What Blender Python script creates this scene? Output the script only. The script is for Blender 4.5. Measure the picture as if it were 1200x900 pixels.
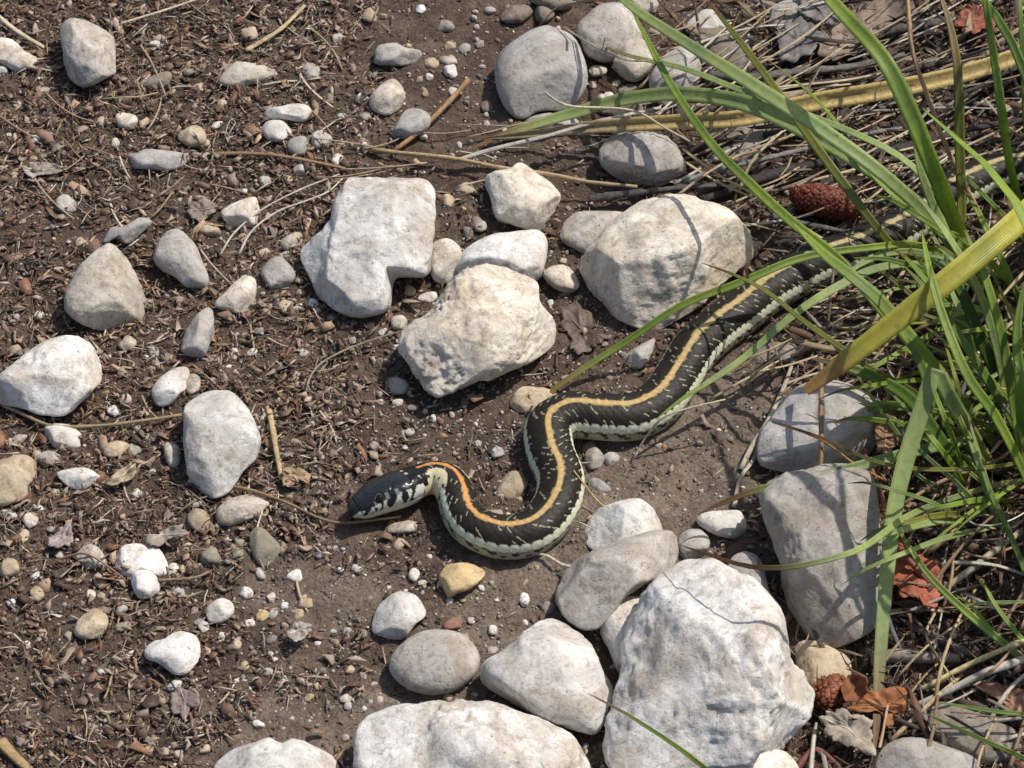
import bpy, bmesh, math, random
import numpy as np
from mathutils import Vector, Matrix

for o in list(bpy.data.objects):
    bpy.data.objects.remove(o, do_unlink=True)
SC = bpy.context.scene
COL = SC.collection

# ------------------------------------------------------------------ camera
PITCH = math.radians(48.0)          # looking down by this much
DIST = 1.90                         # metres from the camera to the middle of the view
WIDTH = 0.60                        # metres of ground across the middle of the view
cam_d = bpy.data.cameras.new('camera')
cam = bpy.data.objects.new('camera', cam_d)
COL.objects.link(cam)
cam.location = (0, -DIST * math.cos(PITCH), DIST * math.sin(PITCH))
cam.rotation_euler = (math.pi / 2 - PITCH, 0, 0)
cam_d.sensor_width = 36
cam_d.lens = 36 * DIST / WIDTH
cam_d.clip_start = 0.05
cam_d.clip_end = 500
cam_d.dof.use_dof = True
cam_d.dof.focus_distance = DIST
cam_d.dof.aperture_fstop = 40.0
SC.camera = cam

# ------------------------------------------------------------------ sky, sun, exposure
SUN_EL = math.radians(56)
SUN_AZ = math.radians(32)           # from +x towards +y
sd = Vector((math.cos(SUN_AZ) * math.cos(SUN_EL), math.sin(SUN_AZ) * math.cos(SUN_EL), math.sin(SUN_EL)))
W = bpy.data.worlds.new('World')
SC.world = W
W.use_nodes = True
nt = W.node_tree
nt.nodes.clear()
sky = nt.nodes.new('ShaderNodeTexSky')
sky.sky_type = 'NISHITA'
sky.sun_disc = False
sky.sun_elevation = SUN_EL
sky.sun_rotation = math.pi / 2 - SUN_AZ
sky.dust_density = 2.0
sky.ozone_density = 0.6
bg = nt.nodes.new('ShaderNodeBackground')
bg.inputs[1].default_value = 0.10
out = nt.nodes.new('ShaderNodeOutputWorld')
nt.links.new(sky.outputs[0], bg.inputs[0])
nt.links.new(bg.outputs[0], out.inputs[0])
sun_d = bpy.data.lights.new('sun', 'SUN')
sun_d.energy = 3.6
sun_d.angle = math.radians(0.55)
sun_d.color = (1.0, 0.945, 0.865)
sun = bpy.data.objects.new('sun', sun_d)
COL.objects.link(sun)
sun.location = sd * 6
sun.rotation_euler = (-sd).to_track_quat('-Z', 'Y').to_euler()
vs = SC.view_settings
vs.view_transform = 'Standard'
vs.look = 'None'
vs.exposure = 0.22
vs.gamma = 1.0

# ------------------------------------------------------------------ camera geometry: photograph pixel -> place
CP = np.array(cam.location)
CR = np.array([1.0, 0, 0])
CU = np.array([0, math.sin(PITCH), math.cos(PITCH)])
CF = np.array([0, math.cos(PITCH), -math.sin(PITCH)])
FPX = 1200 * DIST / WIDTH


def at(px, py, z=0.0):
    """point of the place at height z (metres) seen at photograph pixel px, py"""
    d = CF + CR * ((px - 600) / FPX) + CU * ((450 - py) / FPX)
    t = (z - CP[2]) / d[2]
    return CP + d * t


def px_of(P):
    v = P - CP
    dep = v @ CF
    return 600 + FPX * (v @ CR) / dep, 450 - FPX * (v @ CU) / dep


MM = WIDTH / 1200                   # metres per pixel about the middle

# ------------------------------------------------------------------ noise
def _h(ix, iy, iz, seed):
    n = (ix.astype(np.int64) * 374761393 + iy.astype(np.int64) * 668265263 + iz.astype(np.int64) * 2147483647 + seed * 144269504) & 0xFFFFFFFF
    n = ((n ^ (n >> 13)) * 1274126177) & 0xFFFFFFFF
    n = ((n ^ (n >> 16)) * 2246822519) & 0xFFFFFFFF
    return ((n ^ (n >> 15)) & 0xFFFF) / 65535.0


def vnoise(P, seed=0):
    P = np.asarray(P, float)
    i = np.floor(P)
    f = P - i
    f = f * f * (3 - 2 * f)
    ix, iy, iz = i[:, 0], i[:, 1], i[:, 2]
    r = 0
    for a in (0, 1):
        wa = f[:, 0] if a else 1 - f[:, 0]
        for b in (0, 1):
            wb = f[:, 1] if b else 1 - f[:, 1]
            for c in (0, 1):
                wc = f[:, 2] if c else 1 - f[:, 2]
                r = r + wa * wb * wc * _h(ix + a, iy + b, iz + c, seed)
    return r * 2 - 1


def fbm(P, seed=0, o=4, gain=0.5):
    P = np.asarray(P, float)
    r = 0
    a = 1
    for k in range(o):
        r = r + a * vnoise(P * 2.03 ** k + 17.3 * k, seed + k)
        a *= gain
    return r


# ------------------------------------------------------------------ materials
def mk(name):
    m = bpy.data.materials.new(name)
    m.use_nodes = True
    t = m.node_tree
    return m, t, t.nodes['Principled BSDF'], t.nodes['Material Output']


def nd(t, typ, **kw):
    n = t.nodes.new(typ)
    for k, v in kw.items():
        if k.startswith('i_'):
            n.inputs[k[2:].replace('_', ' ')].default_value = v
        else:
            setattr(n, k, v)
    return n


def ramp(t, fac, stops):
    n = t.nodes.new('ShaderNodeValToRGB')
    e = n.color_ramp.elements
    while len(e) < len(stops):
        e.new(0.5)
    for q, (p, c) in zip(e, stops):
        q.position = p
        q.color = (*c, 1) if len(c) == 3 else c
    t.links.new(fac, n.inputs[0])
    return n.outputs[0]


def mix(t, fac, a, b, typ='MIX'):
    n = t.nodes.new('ShaderNodeMix')
    n.data_type = 'RGBA'
    n.blend_type = typ
    for s, v in ((0, fac), (6, a), (7, b)):
        if isinstance(v, (int, float)):
            n.inputs[s].default_value = v
        elif isinstance(v, tuple):
            n.inputs[s].default_value = (*v, 1)
        else:
            t.links.new(v, n.inputs[s])
    return n.outputs[2]


def stone_mat(name, pale, dark, stain, speck=0.5, stain_amt=0.5, rough=0.75):
    m, t, b, o = mk(name)
    L = t.links.new
    tc = nd(t, 'ShaderNodeTexCoord')
    oi = nd(t, 'ShaderNodeObjectInfo')
    ad = nd(t, 'ShaderNodeVectorMath', operation='ADD')
    sc = nd(t, 'ShaderNodeVectorMath', operation='SCALE')
    sc.inputs[3].default_value = 7.0
    cx = nd(t, 'ShaderNodeCombineXYZ')
    for k in range(3):
        L(oi.outputs['Random'], cx.inputs[k])
    L(cx.outputs[0], sc.inputs[0])
    L(tc.outputs['Object'], ad.inputs[0])
    L(sc.outputs[0], ad.inputs[1])
    V = ad.outputs[0]
    n1 = nd(t, 'ShaderNodeTexNoise', i_Scale=45.0, i_Detail=8.0, i_Roughness=0.68, i_Distortion=0.6)
    n2 = nd(t, 'ShaderNodeTexNoise', i_Scale=150.0, i_Detail=6.0, i_Roughness=0.72, i_Distortion=0.4)
    n3 = nd(t, 'ShaderNodeTexNoise', i_Scale=24.0, i_Detail=7.0, i_Roughness=0.72, i_Distortion=1.0)
    n4 = nd(t, 'ShaderNodeTexNoise', i_Scale=420.0, i_Detail=2.0, i_Roughness=0.6)
    n5 = nd(t, 'ShaderNodeTexNoise', i_Scale=70.0, i_Detail=3.0, i_Roughness=0.5)
    n6 = nd(t, 'ShaderNodeTexNoise', i_Scale=17.0, i_Detail=5.0, i_Roughness=0.6, i_Distortion=2.5)
    for n in (n1, n2, n3, n4, n5, n6):
        L(V, n.inputs['Vector'])
    c = ramp(t, n1.outputs[0], [(0.33, dark), (0.5, tuple((p + q) / 2 for p, q in zip(pale, dark))), (0.63, pale)])
    c = mix(t, ramp(t, n3.outputs[0], [(0.47, (0, 0, 0)), (0.60, (min(0.9, stain_amt + 0.15),) * 3)]), c, stain)
    g = ramp(t, n2.outputs[0], [(0.34, (0.55, 0.52, 0.48)), (0.45, (0.92, 0.91, 0.90)), (0.55, (1.0, 1.0, 1.0)), (0.68, (1.1, 1.1, 1.09))])
    c = mix(t, 0.8, c, g, 'MULTIPLY')
    # thin darker veins and cracks
    vn = ramp(t, n6.outputs[0], [(0.485, (0, 0, 0)), (0.5, (0.5, 0.5, 0.5)), (0.515, (0, 0, 0))])
    c = mix(t, vn, c, tuple(v * 0.55 for v in stain))
    # dark specks and pores, in patches
    sp = ramp(t, n4.outputs[0], [(0.31, (1, 1, 1)), (0.375, (0, 0, 0))])
    pt = ramp(t, n5.outputs[0], [(0.42, (0.1, 0.1, 0.1)), (0.6, (1, 1, 1))])
    sp = mix(t, 1.0, sp, pt, 'MULTIPLY')
    c = mix(t, mix(t, min(1, speck * 1.3), (0, 0, 0), sp), c, (0.10, 0.085, 0.07))
    # each stone a little lighter or darker
    hs = nd(t, 'ShaderNodeHueSaturation')
    mr = nd(t, 'ShaderNodeMapRange')
    mr.inputs[3].default_value = 0.80
    mr.inputs[4].default_value = 1.12
    L(oi.outputs['Random'], mr.inputs[0])
    L(mr.outputs[0], hs.inputs['Value'])
    L(c, hs.inputs['Color'])
    L(hs.outputs[0], b.inputs['Base Color'])
    b.inputs['Roughness'].default_value = rough
    b.inputs['Specular IOR Level'].default_value = 0.3
    bp = nd(t, 'ShaderNodeBump', i_Strength=0.7, i_Distance=0.0016)
    hm = nd(t, 'ShaderNodeMath', operation='MULTIPLY_ADD')
    L(n4.outputs[0], hm.inputs[0])
    hm.inputs[1].default_value = 0.35
    L(n2.outputs[0], hm.inputs[2])
    L(hm.outputs[0], bp.inputs['Height'])
    L(bp.outputs[0], b.inputs['Normal'])
    return m


M = {}
M['white'] = stone_mat('limestone_white', (0.86, 0.835, 0.79), (0.60, 0.56, 0.505), (0.52, 0.44, 0.35), 0.4, 0.3)
M['rough'] = stone_mat('limestone_rough_white', (0.87, 0.85, 0.81), (0.57, 0.535, 0.49), (0.46, 0.375, 0.28), 0.5, 0.5)
M['cream'] = stone_mat('limestone_cream', (0.76, 0.70, 0.60), (0.47, 0.41, 0.33), (0.38, 0.30, 0.21), 0.55, 0.5)
M['grey'] = stone_mat('limestone_grey', (0.56, 0.525, 0.475), (0.34, 0.31, 0.275), (0.37, 0.305, 0.235), 0.65, 0.5)
M['blue'] = stone_mat('limestone_cool_grey', (0.53, 0.505, 0.475), (0.33, 0.312, 0.292), (0.40, 0.345, 0.285), 0.5, 0.45)
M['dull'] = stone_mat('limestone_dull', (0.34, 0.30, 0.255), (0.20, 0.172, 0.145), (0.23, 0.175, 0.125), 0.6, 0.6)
M['tan'] = stone_mat('stone_tan', (0.60, 0.50, 0.36), (0.40, 0.31, 0.205), (0.35, 0.25, 0.15), 0.5, 0.5)
M['yellow'] = stone_mat('stone_yellow', (0.66, 0.50, 0.26), (0.48, 0.33, 0.15), (0.55, 0.47, 0.33), 0.45, 0.5)
M['olive'] = stone_mat('stone_olive', (0.40, 0.37, 0.28), (0.25, 0.225, 0.165), (0.28, 0.23, 0.16), 0.5, 0.5)
M['red'] = stone_mat('stone_red', (0.36, 0.17, 0.12), (0.25, 0.11, 0.08), (0.3, 0.2, 0.15), 0.4, 0.4)


def attr_mat(name, rough=0.8, spec=0.25, nscale=400.0, namt=0.5, bump=0.3, bdist=0.0006, trans=0.0, stripes=False):
    """colour from the mesh's own 'col' attribute with fine grain on top"""
    m, t, b, o = mk(name)
    L = t.links.new
    at_ = nd(t, 'ShaderNodeAttribute', attribute_name='col')
    tc = nd(t, 'ShaderNodeTexCoord')
    n = nd(t, 'ShaderNodeTexNoise', i_Scale=nscale, i_Detail=4.0, i_Roughness=0.65)
    L(tc.outputs['Object'], n.inputs['Vector'])
    g = ramp(t, n.outputs[0], [(0.3, (1 - namt,) * 3), (0.5, (1, 1, 1)), (0.72, (1 + namt * 0.6,) * 3)])
    c = mix(t, 1.0, at_.outputs['Color'], g, 'MULTIPLY')
    hgt = n.outputs[0]
    if stripes:
        ac = nd(t, 'ShaderNodeAttribute', attribute_name='across')
        wv = nd(t, 'ShaderNodeMath', operation='SINE')
        ml = nd(t, 'ShaderNodeMath', operation='MULTIPLY')
        ml.inputs[1].default_value = 34.0
        L(ac.outputs['Fac'], ml.inputs[0])
        L(ml.outputs[0], wv.inputs[0])
        mr = nd(t, 'ShaderNodeMapRange')
        mr.inputs[1].default_value = -1
        mr.inputs[3].default_value = 0.90
        mr.inputs[4].default_value = 1.06
        L(wv.outputs[0], mr.inputs[0])
        cc = nd(t, 'ShaderNodeCombineColor')
        for k in range(3):
            L(mr.outputs[0], cc.inputs[k])
        c = mix(t, 1.0, c, cc.outputs[0], 'MULTIPLY')
        ns = nd(t, 'ShaderNodeTexNoise', i_Scale=150.0, i_Detail=4.0, i_Roughness=0.7)
        L(tc.outputs['Object'], ns.inputs['Vector'])
        c = mix(t, ramp(t, ns.outputs[0], [(0.63, (0, 0, 0)), (0.72, (0.75, 0.75, 0.75))]), c, (0.30, 0.19, 0.07))
        n7 = nd(t, 'ShaderNodeTexNoise', i_Scale=30.0, i_Detail=3.0)
        L(tc.outputs['Object'], n7.inputs['Vector'])
        c = mix(t, 1.0, c, ramp(t, n7.outputs[0], [(0.35, (0.82, 0.86, 0.85)), (0.65, (1.18, 1.1, 0.95))]), 'MULTIPLY')
        hgt = wv.outputs[0]
    L(c, b.inputs['Base Color'])
    b.inputs['Roughness'].default_value = rough
    b.inputs['Specular IOR Level'].default_value = spec
    if bump:
        bp = nd(t, 'ShaderNodeBump', i_Strength=bump, i_Distance=bdist)
        L(hgt, bp.inputs['Height'])
        L(bp.outputs[0], b.inputs['Normal'])
    if trans:
        tr = nd(t, 'ShaderNodeBsdfTranslucent')
        L(c, tr.inputs[0])
        ms = nd(t, 'ShaderNodeMixShader')
        ms.inputs[0].default_value = trans
        L(b.outputs[0], ms.inputs[1])
        L(tr.outputs[0], ms.inputs[2])
        L(ms.outputs[0], o.inputs[0])
    return m


M['blade'] = attr_mat('grass_blade', 0.42, 0.45, 260, 0.18, 0.25, 0.0003, 0.48, True)
M['dry'] = attr_mat('dry_stalk', 0.62, 0.3, 500, 0.4, 0.4, 0.0005)
M['leaf'] = attr_mat('dead_leaf', 0.6, 0.35, 260, 0.4, 0.4, 0.0006, 0.12)
M['litter'] = attr_mat('litter', 0.62, 0.35, 600, 0.35, 0.3, 0.0005)
M['gravel'] = attr_mat('gravel', 0.75, 0.3, 500, 0.3, 0.4, 0.0006)
M['wood'] = attr_mat('old_wood', 0.75, 0.3, 330, 0.55, 0.7, 0.001)
M['cone'] = attr_mat('cone', 0.55, 0.35, 500, 0.35, 0.4, 0.0005)
M['snake'] = attr_mat('snake_skin', 0.45, 0.24, 900, 0.12, 0.0)
_t = M['snake'].node_tree
_a = nd(_t, 'ShaderNodeAttribute', attribute_name='rgh')
_t.links.new(_a.outputs['Fac'], _t.nodes['Principled BSDF'].inputs['Roughness'])
m, t, b, o = mk('snake_eye')
b.inputs['Base Color'].default_value = (0.006, 0.005, 0.004, 1)
b.inputs['Roughness'].default_value = 0.06
M['eye'] = m
m, t, b, o = mk('snake_tongue')
n = nd(t, 'ShaderNodeTexNoise', i_Scale=900.0)
t.links.new(ramp(t, n.outputs[0], [(0.3, (0.012, 0.008, 0.008)), (0.7, (0.03, 0.018, 0.018))]), b.inputs['Base Color'])
b.inputs['Roughness'].default_value = 0.3
M['tongue'] = m

# soil: dark humus, paler fine sand where the 'sand' attribute says the ground is bare
m, t, b, o = mk('soil')
L = t.links.new
tc = nd(t, 'ShaderNodeTexCoord')
n1 = nd(t, 'ShaderNodeTexNoise', i_Scale=28.0, i_Detail=7.0, i_Roughness=0.65)
n2 = nd(t, 'ShaderNodeTexNoise', i_Scale=330.0, i_Detail=5.0, i_Roughness=0.7)
n3 = nd(t, 'ShaderNodeTexVoronoi', i_Scale=520.0)
for n in (n1, n2, n3):
    L(tc.outputs['Object'], n.inputs['Vector'])
dk = ramp(t, n1.outputs[0], [(0.3, (0.052, 0.035, 0.025)), (0.5, (0.092, 0.063, 0.046)), (0.72, (0.155, 0.112, 0.084))])
sa = ramp(t, n1.outputs[0], [(0.3, (0.13, 0.096, 0.072)), (0.55, (0.19, 0.147, 0.113)), (0.75, (0.27, 0.217, 0.172))])
at_ = nd(t, 'ShaderNodeAttribute', attribute_name='sand')
c = mix(t, at_.outputs['Fac'], dk, sa)
c = mix(t, 0.9, c, ramp(t, n2.outputs[0], [(0.3, (0.45, 0.43, 0.42)), (0.5, (1, 1, 1)), (0.7, (1.5, 1.48, 1.45))]), 'MULTIPLY')
L(c, b.inputs['Base Color'])
b.inputs['Roughness'].default_value = 0.85
b.inputs['Specular IOR Level'].default_value = 0.25
bp = nd(t, 'ShaderNodeBump', i_Strength=0.8, i_Distance=0.002)
hm = nd(t, 'ShaderNodeMath', operation='MULTIPLY_ADD')
L(n3.outputs[0], hm.inputs[0])
hm.inputs[1].default_value = -0.5
L(n2.outputs[0], hm.inputs[2])
L(hm.outputs[0], bp.inputs['Height'])
L(bp.outputs[0], b.inputs['Normal'])
M['soil'] = m

# ------------------------------------------------------------------ object helpers
def mesh_np(name, V, F, mat, col=None, smooth=True, attrs=None):
    """V (n,3), F (m,k) with k = 3 or 4, optional per-vertex colour"""
    V = np.ascontiguousarray(V, np.float32)
    F = np.ascontiguousarray(F, np.int32)
    k = F.shape[1]
    me = bpy.data.meshes.new(name)
    me.vertices.add(len(V))
    me.vertices.foreach_set('co', V.ravel())
    me.loops.add(F.size)
    me.loops.foreach_set('vertex_index', F.ravel())
    me.polygons.add(len(F))
    me.polygons.foreach_set('loop_start', np.arange(0, F.size, k, dtype=np.int32))
    me.polygons.foreach_set('loop_total', np.full(len(F), k, np.int32))
    if smooth:
        me.polygons.foreach_set('use_smooth', np.ones(len(F), bool))
    if col is not None:
        a = me.attributes.new('col', 'FLOAT_COLOR', 'POINT')
        c = np.ones((len(V), 4), np.float32)
        c[:, :3] = col
        a.data.foreach_set('color', c.ravel())
    for nm, v in (attrs or {}).items():
        a = me.attributes.new(nm, 'FLOAT', 'POINT')
        a.data.foreach_set('value', np.ascontiguousarray(v, np.float32))
    me.materials.append(M[mat] if isinstance(mat, str) else mat)
    me.update()
    me.validate()
    return me


def put(name, me, loc=(0, 0, 0), parent=None, label=None, cat=None, group=None, kind=None):
    o = bpy.data.objects.new(name, me)
    COL.objects.link(o)
    o.location = loc
    if parent is not None:
        o.parent = parent
    if label:
        o['label'] = label
    if cat:
        o['category'] = cat
    if group:
        o['group'] = group
    if kind:
        o['kind'] = kind
    return o


def smoothstep(a, b, x):
    t = np.clip((x - a) / (b - a), 0, 1)
    return t * t * (3 - 2 * t)


def spline(P, n):
    """Catmull-Rom through the rows of P, n samples evenly along the length"""
    P = np.asarray(P, float)
    Q = np.vstack([2 * P[0] - P[1], P, 2 * P[-1] - P[-2]])
    pts = []
    for i in range(1, len(Q) - 2):
        a, b_, c, d = Q[i - 1], Q[i], Q[i + 1], Q[i + 2]
        for u in np.linspace(0, 1, 40, endpoint=False):
            pts.append(0.5 * (2 * b_ + (c - a) * u + (2 * a - 5 * b_ + 4 * c - d) * u * u + (3 * b_ - 3 * c + d - a) * u ** 3))
    pts.append(Q[-2])
    pts = np.array(pts)
    k = min(3, pts.shape[1])
    s = np.concatenate([[0], np.cumsum(np.linalg.norm(np.diff(pts[:, :k], axis=0), axis=1))])
    u = np.linspace(0, s[-1], n)
    return np.stack([np.interp(u, s, pts[:, j]) for j in range(pts.shape[1])], 1), s[-1]


def unit(v):
    return v / np.maximum(np.linalg.norm(v, axis=-1, keepdims=True), 1e-12)


# ------------------------------------------------------------------ ground
def gh(x, y):
    """height of the soil"""
    P = np.stack([x, y, np.zeros_like(x)], 1)
    h = 0.0035 * fbm(P * 9, 3, 3) + 0.0016 * fbm(P * 60, 9, 3)
    return h


def sand_at(x, y):
    """how bare and sandy the soil is: the strip the snake has crossed and below it"""
    P = np.stack([x, y, np.zeros_like(x)], 1)
    n = 0.35 * fbm(P * 14, 21, 4)
    qx = (x / MM) + 600
    qy = 450 - y * math.sin(PITCH) / MM
    def blob(cx, cy, rx, ry, rot=0.0):
        u = (qx - cx) * math.cos(rot) + (qy - cy) * math.sin(rot)
        v = -(qx - cx) * math.sin(rot) + (qy - cy) * math.cos(rot)
        return 1 - np.sqrt((u / rx) ** 2 + (v / ry) ** 2)
    s = np.maximum.reduce([blob(640, 690, 250, 75, -0.35), blob(770, 560, 150, 75, -0.5), blob(470, 790, 130, 90),
                           blob(360, 820, 90, 60), blob(880, 480, 70, 60), blob(430, 690, 90, 60) * 0.7])
    return smoothstep(-0.12, 0.5, s * 0.9 + n * 1.3) * 0.8


xs = np.concatenate([-np.geomspace(40, 0.50, 26), np.linspace(-0.47, 0.50, 440), np.geomspace(0.53, 40, 26)])
ys = np.concatenate([-np.geomspace(40, 0.50, 26), np.linspace(-0.47, 0.56, 440), np.geomspace(0.59, 40, 26)])
gx, gy = np.meshgrid(xs, ys)
x, y = gx.ravel(), gy.ravel()
P = np.stack([x, y, np.zeros_like(x)], 1)
near = np.clip(1.4 - np.hypot(x, y), 0, 1)
sand = sand_at(x, y)
crumb = fbm(P * 210, 31, 3) * (0.0012 * (1 - 0.35 * sand)) + 0.0016 * np.abs(vnoise(P * 75, 37)) * (0.4 + sand)
z = gh(x, y) + crumb * (near > 0)
nx, ny = len(xs), len(ys)
idx = np.arange(nx * ny).reshape(ny, nx)
F = np.stack([idx[:-1, :-1], idx[:-1, 1:], idx[1:, 1:], idx[1:, :-1]], -1).reshape(-1, 4)
put('ground', mesh_np('ground', np.stack([x, y, z], 1), F, 'soil', attrs={'sand': sand}), kind='structure')


def ground_z(p):
    return float(gh(np.array([p[0]]), np.array([p[1]]))[0])


# ------------------------------------------------------------------ stones
ICO = {}
def ico(sub):
    if sub not in ICO:
        bm = bmesh.new()
        bmesh.ops.create_icosphere(bm, subdivisions=sub, radius=1)
        bm.verts.ensure_lookup_table()
        ICO[sub] = (np.array([v.co[:] for v in bm.verts]), np.array([[v.index for v in f.verts] for f in bm.faces]))
        bm.free()
    return ICO[sub]


STONES = []                          # (x, y, r) of what is already lying there


def closed_spline(P, n=160):
    P = np.asarray(P, float)
    k = len(P)
    r = []
    for i in range(k):
        a, b_, c, d = P[i - 1], P[i], P[(i + 1) % k], P[(i + 2) % k]
        for u in np.linspace(0, 1, max(4, n // k), endpoint=False):
            r.append(0.5 * (2 * b_ + (c - a) * u + (2 * a - 5 * b_ + 4 * c - d) * u * u + (3 * b_ - 3 * c + d - a) * u ** 3))
    return np.array(r)


def stone(name, outline, mat, label, group=None, depth=0.8, bury=0.16, shear=-0.5, side=0.0, rough=0.05, fine=0.012,
          facets=4, boxy=2.4, pits=0.0, seed=None, lift=0.0, cat='stone', sub=None):
    seed = seed if seed is not None else int(abs(outline[0][0] * 7 + outline[0][1] * 13 + len(outline))) % 9973
    rng = np.random.default_rng(seed)
    O = closed_spline(outline)
    c0 = (O.max(0) + O.min(0)) / 2 * 0.5 + O.mean(0) * 0.5
    d = O - c0
    th = np.arctan2(-d[:, 1], d[:, 0])
    rr = np.hypot(d[:, 0], d[:, 1])
    od = np.argsort(th)
    th, rr = th[od], rr[od]
    Rm = rr.mean()
    if sub is None:
        sub = 6 if Rm > 75 else 5 if Rm > 34 else 4 if Rm > 15 else 3
    D, Fc = ico(sub)
    a, b_, c = D.T
    rho = np.hypot(a, b_)
    R = np.interp(np.arctan2(b_, a), th, rr, period=2 * math.pi)
    k = (rho ** boxy + np.abs(c) ** boxy) ** (-1 / boxy)
    V = np.stack([R * rho * k * a / np.maximum(rho, 1e-9), R * rho * k * b_ / np.maximum(rho, 1e-9), Rm * depth * c * k], 1)
    for j in range(facets):                       # flat broken faces, mostly on top
        nrm = rng.normal(size=3) * (1, 1, 0.6)
        nrm[2] = abs(nrm[2]) + 0.55
        nrm /= np.linalg.norm(nrm)
        q = V @ nrm
        h = q.max() * rng.uniform(0.66, 0.9)
        V -= np.maximum(q - h, 0)[:, None] * 0.92 * nrm
    U = V / Rm
    patch = smoothstep(-0.35, 0.45, fbm(U * 1.8 + seed * 3.1, seed + 41, 2))
    disp = rough * fbm(U * 1.4 + seed, seed, 3) - rough * 0.7 * (0.35 - np.abs(vnoise(U * 1.9 + seed * 0.3, seed + 23))).clip(0) \
        + fine * (0.25 + patch) * fbm(U * 9 + seed, seed + 5, 4, 0.62)
    if pits:
        w = vnoise(U * 7.5 + seed * 1.7, seed + 9)
        w2 = vnoise(U * 17 + seed * 0.7, seed + 19)
        disp -= pits * patch * (0.8 * smoothstep(0.38, 0.7, w) + 0.4 * smoothstep(0.35, 0.65, w2))
    V = V + disp[:, None] * unit(V) * Rm
    V[:, 2] += shear * V[:, 1] + side * V[:, 0]
    base = at(c0[0], c0[1], 0.0)
    for it in range(4):
        dep = (base - CP) @ CF
        s = dep / FPX
        Wd = (V[:, :1] * CR - V[:, 2:3] * CF + V[:, 1:2] * CU) * s
        lo, hi = Wd[:, 2].min(), Wd[:, 2].max()
        zc = ground_z(base) + lift - (bury + 0.05) * (hi - lo) - lo
        base = at(c0[0], c0[1], zc)
    foot = np.array([base[0], base[1], base[2] + lo])
    me = mesh_np(name, Wd + (base - foot), Fc, mat)
    STONES.append((base[0], base[1], Rm * s))
    return put(name, me, foot, label=label, cat=cat, group=group)


def O3(ox, oy, *pts):                # outline read off a three times enlarged crop whose corner is ox, oy
    return [(ox + p[0] / 3, oy + p[1] / 3) for p in pts]


def FP(*pts):
    return list(pts)


#STONES-BEGIN
S = stone
# the large ones
S('boulder', FP((709, 890), (712, 850), (722, 800), (728, 740), (760, 685), (795, 663), (830, 667), (880, 685), (910, 720), (930, 760), (955, 800), (958, 830), (940, 860), (920, 885), (880, 912), (800, 930), (730, 930)),
  'rough', 'largest white limestone boulder with grass shadows striping its top', depth=0.8, bury=0.12, shear=-0.35, rough=0.085, fine=0.022, facets=9, pits=0.03, side=0.1)
S('boulder', FP((355, 310), (352, 290), (380, 262), (395, 225), (412, 202), (440, 200), (490, 203), (506, 212), (508, 250), (505, 300), (498, 322), (472, 322), (459, 326), (456, 360), (430, 368), (395, 365), (372, 348), (360, 325)),
  'rough', 'white two-lobed boulder with a notch in its front', depth=0.62, bury=0.12, rough=0.08, fine=0.016, facets=5)
S('boulder', O3(400, 300, (202, 320), (230, 255), (300, 200), (330, 150), (390, 90), (430, 45), (500, 25), (580, 20), (660, 50), (695, 95), (700, 160), (755, 225), (775, 275), (760, 310), (650, 390), (560, 425), (490, 435), (420, 470), (340, 497), (290, 475), (250, 420), (215, 360)),
  'cream', 'pitted cream boulder pocked with small holes', depth=0.62, bury=0.08, rough=0.06, fine=0.03, facets=6, pits=0.055)
S('boulder', FP((678, 320), (690, 290), (720, 260), (750, 240), (790, 225), (830, 232), (865, 248), (885, 275), (888, 300), (870, 320), (840, 340), (800, 370), (760, 388), (730, 380), (695, 350)),
  'cream', 'smooth cream boulder touching the snake, with a blade shadow across it', depth=0.62, bury=0.1, rough=0.07, fine=0.014, facets=6, boxy=2.7)
S('boulder', O3(400, 0, (537, 235), (560, 180), (610, 130), (690, 85), (760, 80), (815, 105), (845, 160), (868, 260), (850, 330), (800, 390), (700, 395), (640, 428), (590, 410), (555, 355), (540, 290)),
  'blue', 'large round blue-grey stone above the dry strap leaf', depth=0.72, bury=0.14, rough=0.03, fine=0.008, facets=2)
S('boulder', FP((418, 880), (425, 850), (450, 835), (500, 822), (560, 820), (590, 825), (630, 845), (680, 870), (705, 895), (690, 930), (600, 960), (480, 950), (425, 920)),
  'rough', 'long lumpy white boulder below the smooth egg-shaped stone', depth=0.55, bury=0.15, rough=0.11, fine=0.025, facets=6, pits=0.025)
S('boulder', FP((897, 600), (900, 575), (930, 555), (980, 547), (1020, 555), (1030, 590), (1032, 650), (1025, 710), (1010, 740), (975, 755), (940, 757), (928, 735), (915, 680)),
  'grey', 'tall grey wedge-shaped boulder beneath the drooping grass blade', depth=0.7, bury=0.12, rough=0.06, fine=0.02, facets=5, pits=0.02)
S('boulder', FP((885, 535), (890, 505), (910, 480), (940, 455), (985, 445), (1020, 460), (1030, 495), (1020, 530), (990, 550), (940, 555), (900, 550)),
  'blue', 'blue-grey rounded boulder under the tip of the yellowing blade', depth=0.7, bury=0.15, rough=0.05, facets=4)
S('stone', O3(400, 600, (490, 570), (510, 525), (580, 480), (650, 410), (730, 362), (790, 365), (850, 420), (890, 490), (920, 560), (955, 620), (940, 700), (900, 770), (830, 760), (740, 735), (620, 680), (540, 640), (500, 600)),
  'rough', 'white triangular stone leaning beside the largest boulder', depth=0.7, bury=0.14, rough=0.05, fine=0.014, facets=5)
S('stone', O3(400, 600, (168, 550), (185, 490), (260, 430), (340, 415), (420, 430), (475, 480), (488, 530), (465, 580), (400, 625), (310, 637), (220, 610)),
  'grey', 'smooth grey egg-shaped stone on bare sandy soil', depth=0.7, bury=0.2, rough=0.012, fine=0.003, facets=0, boxy=2.1)
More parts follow.
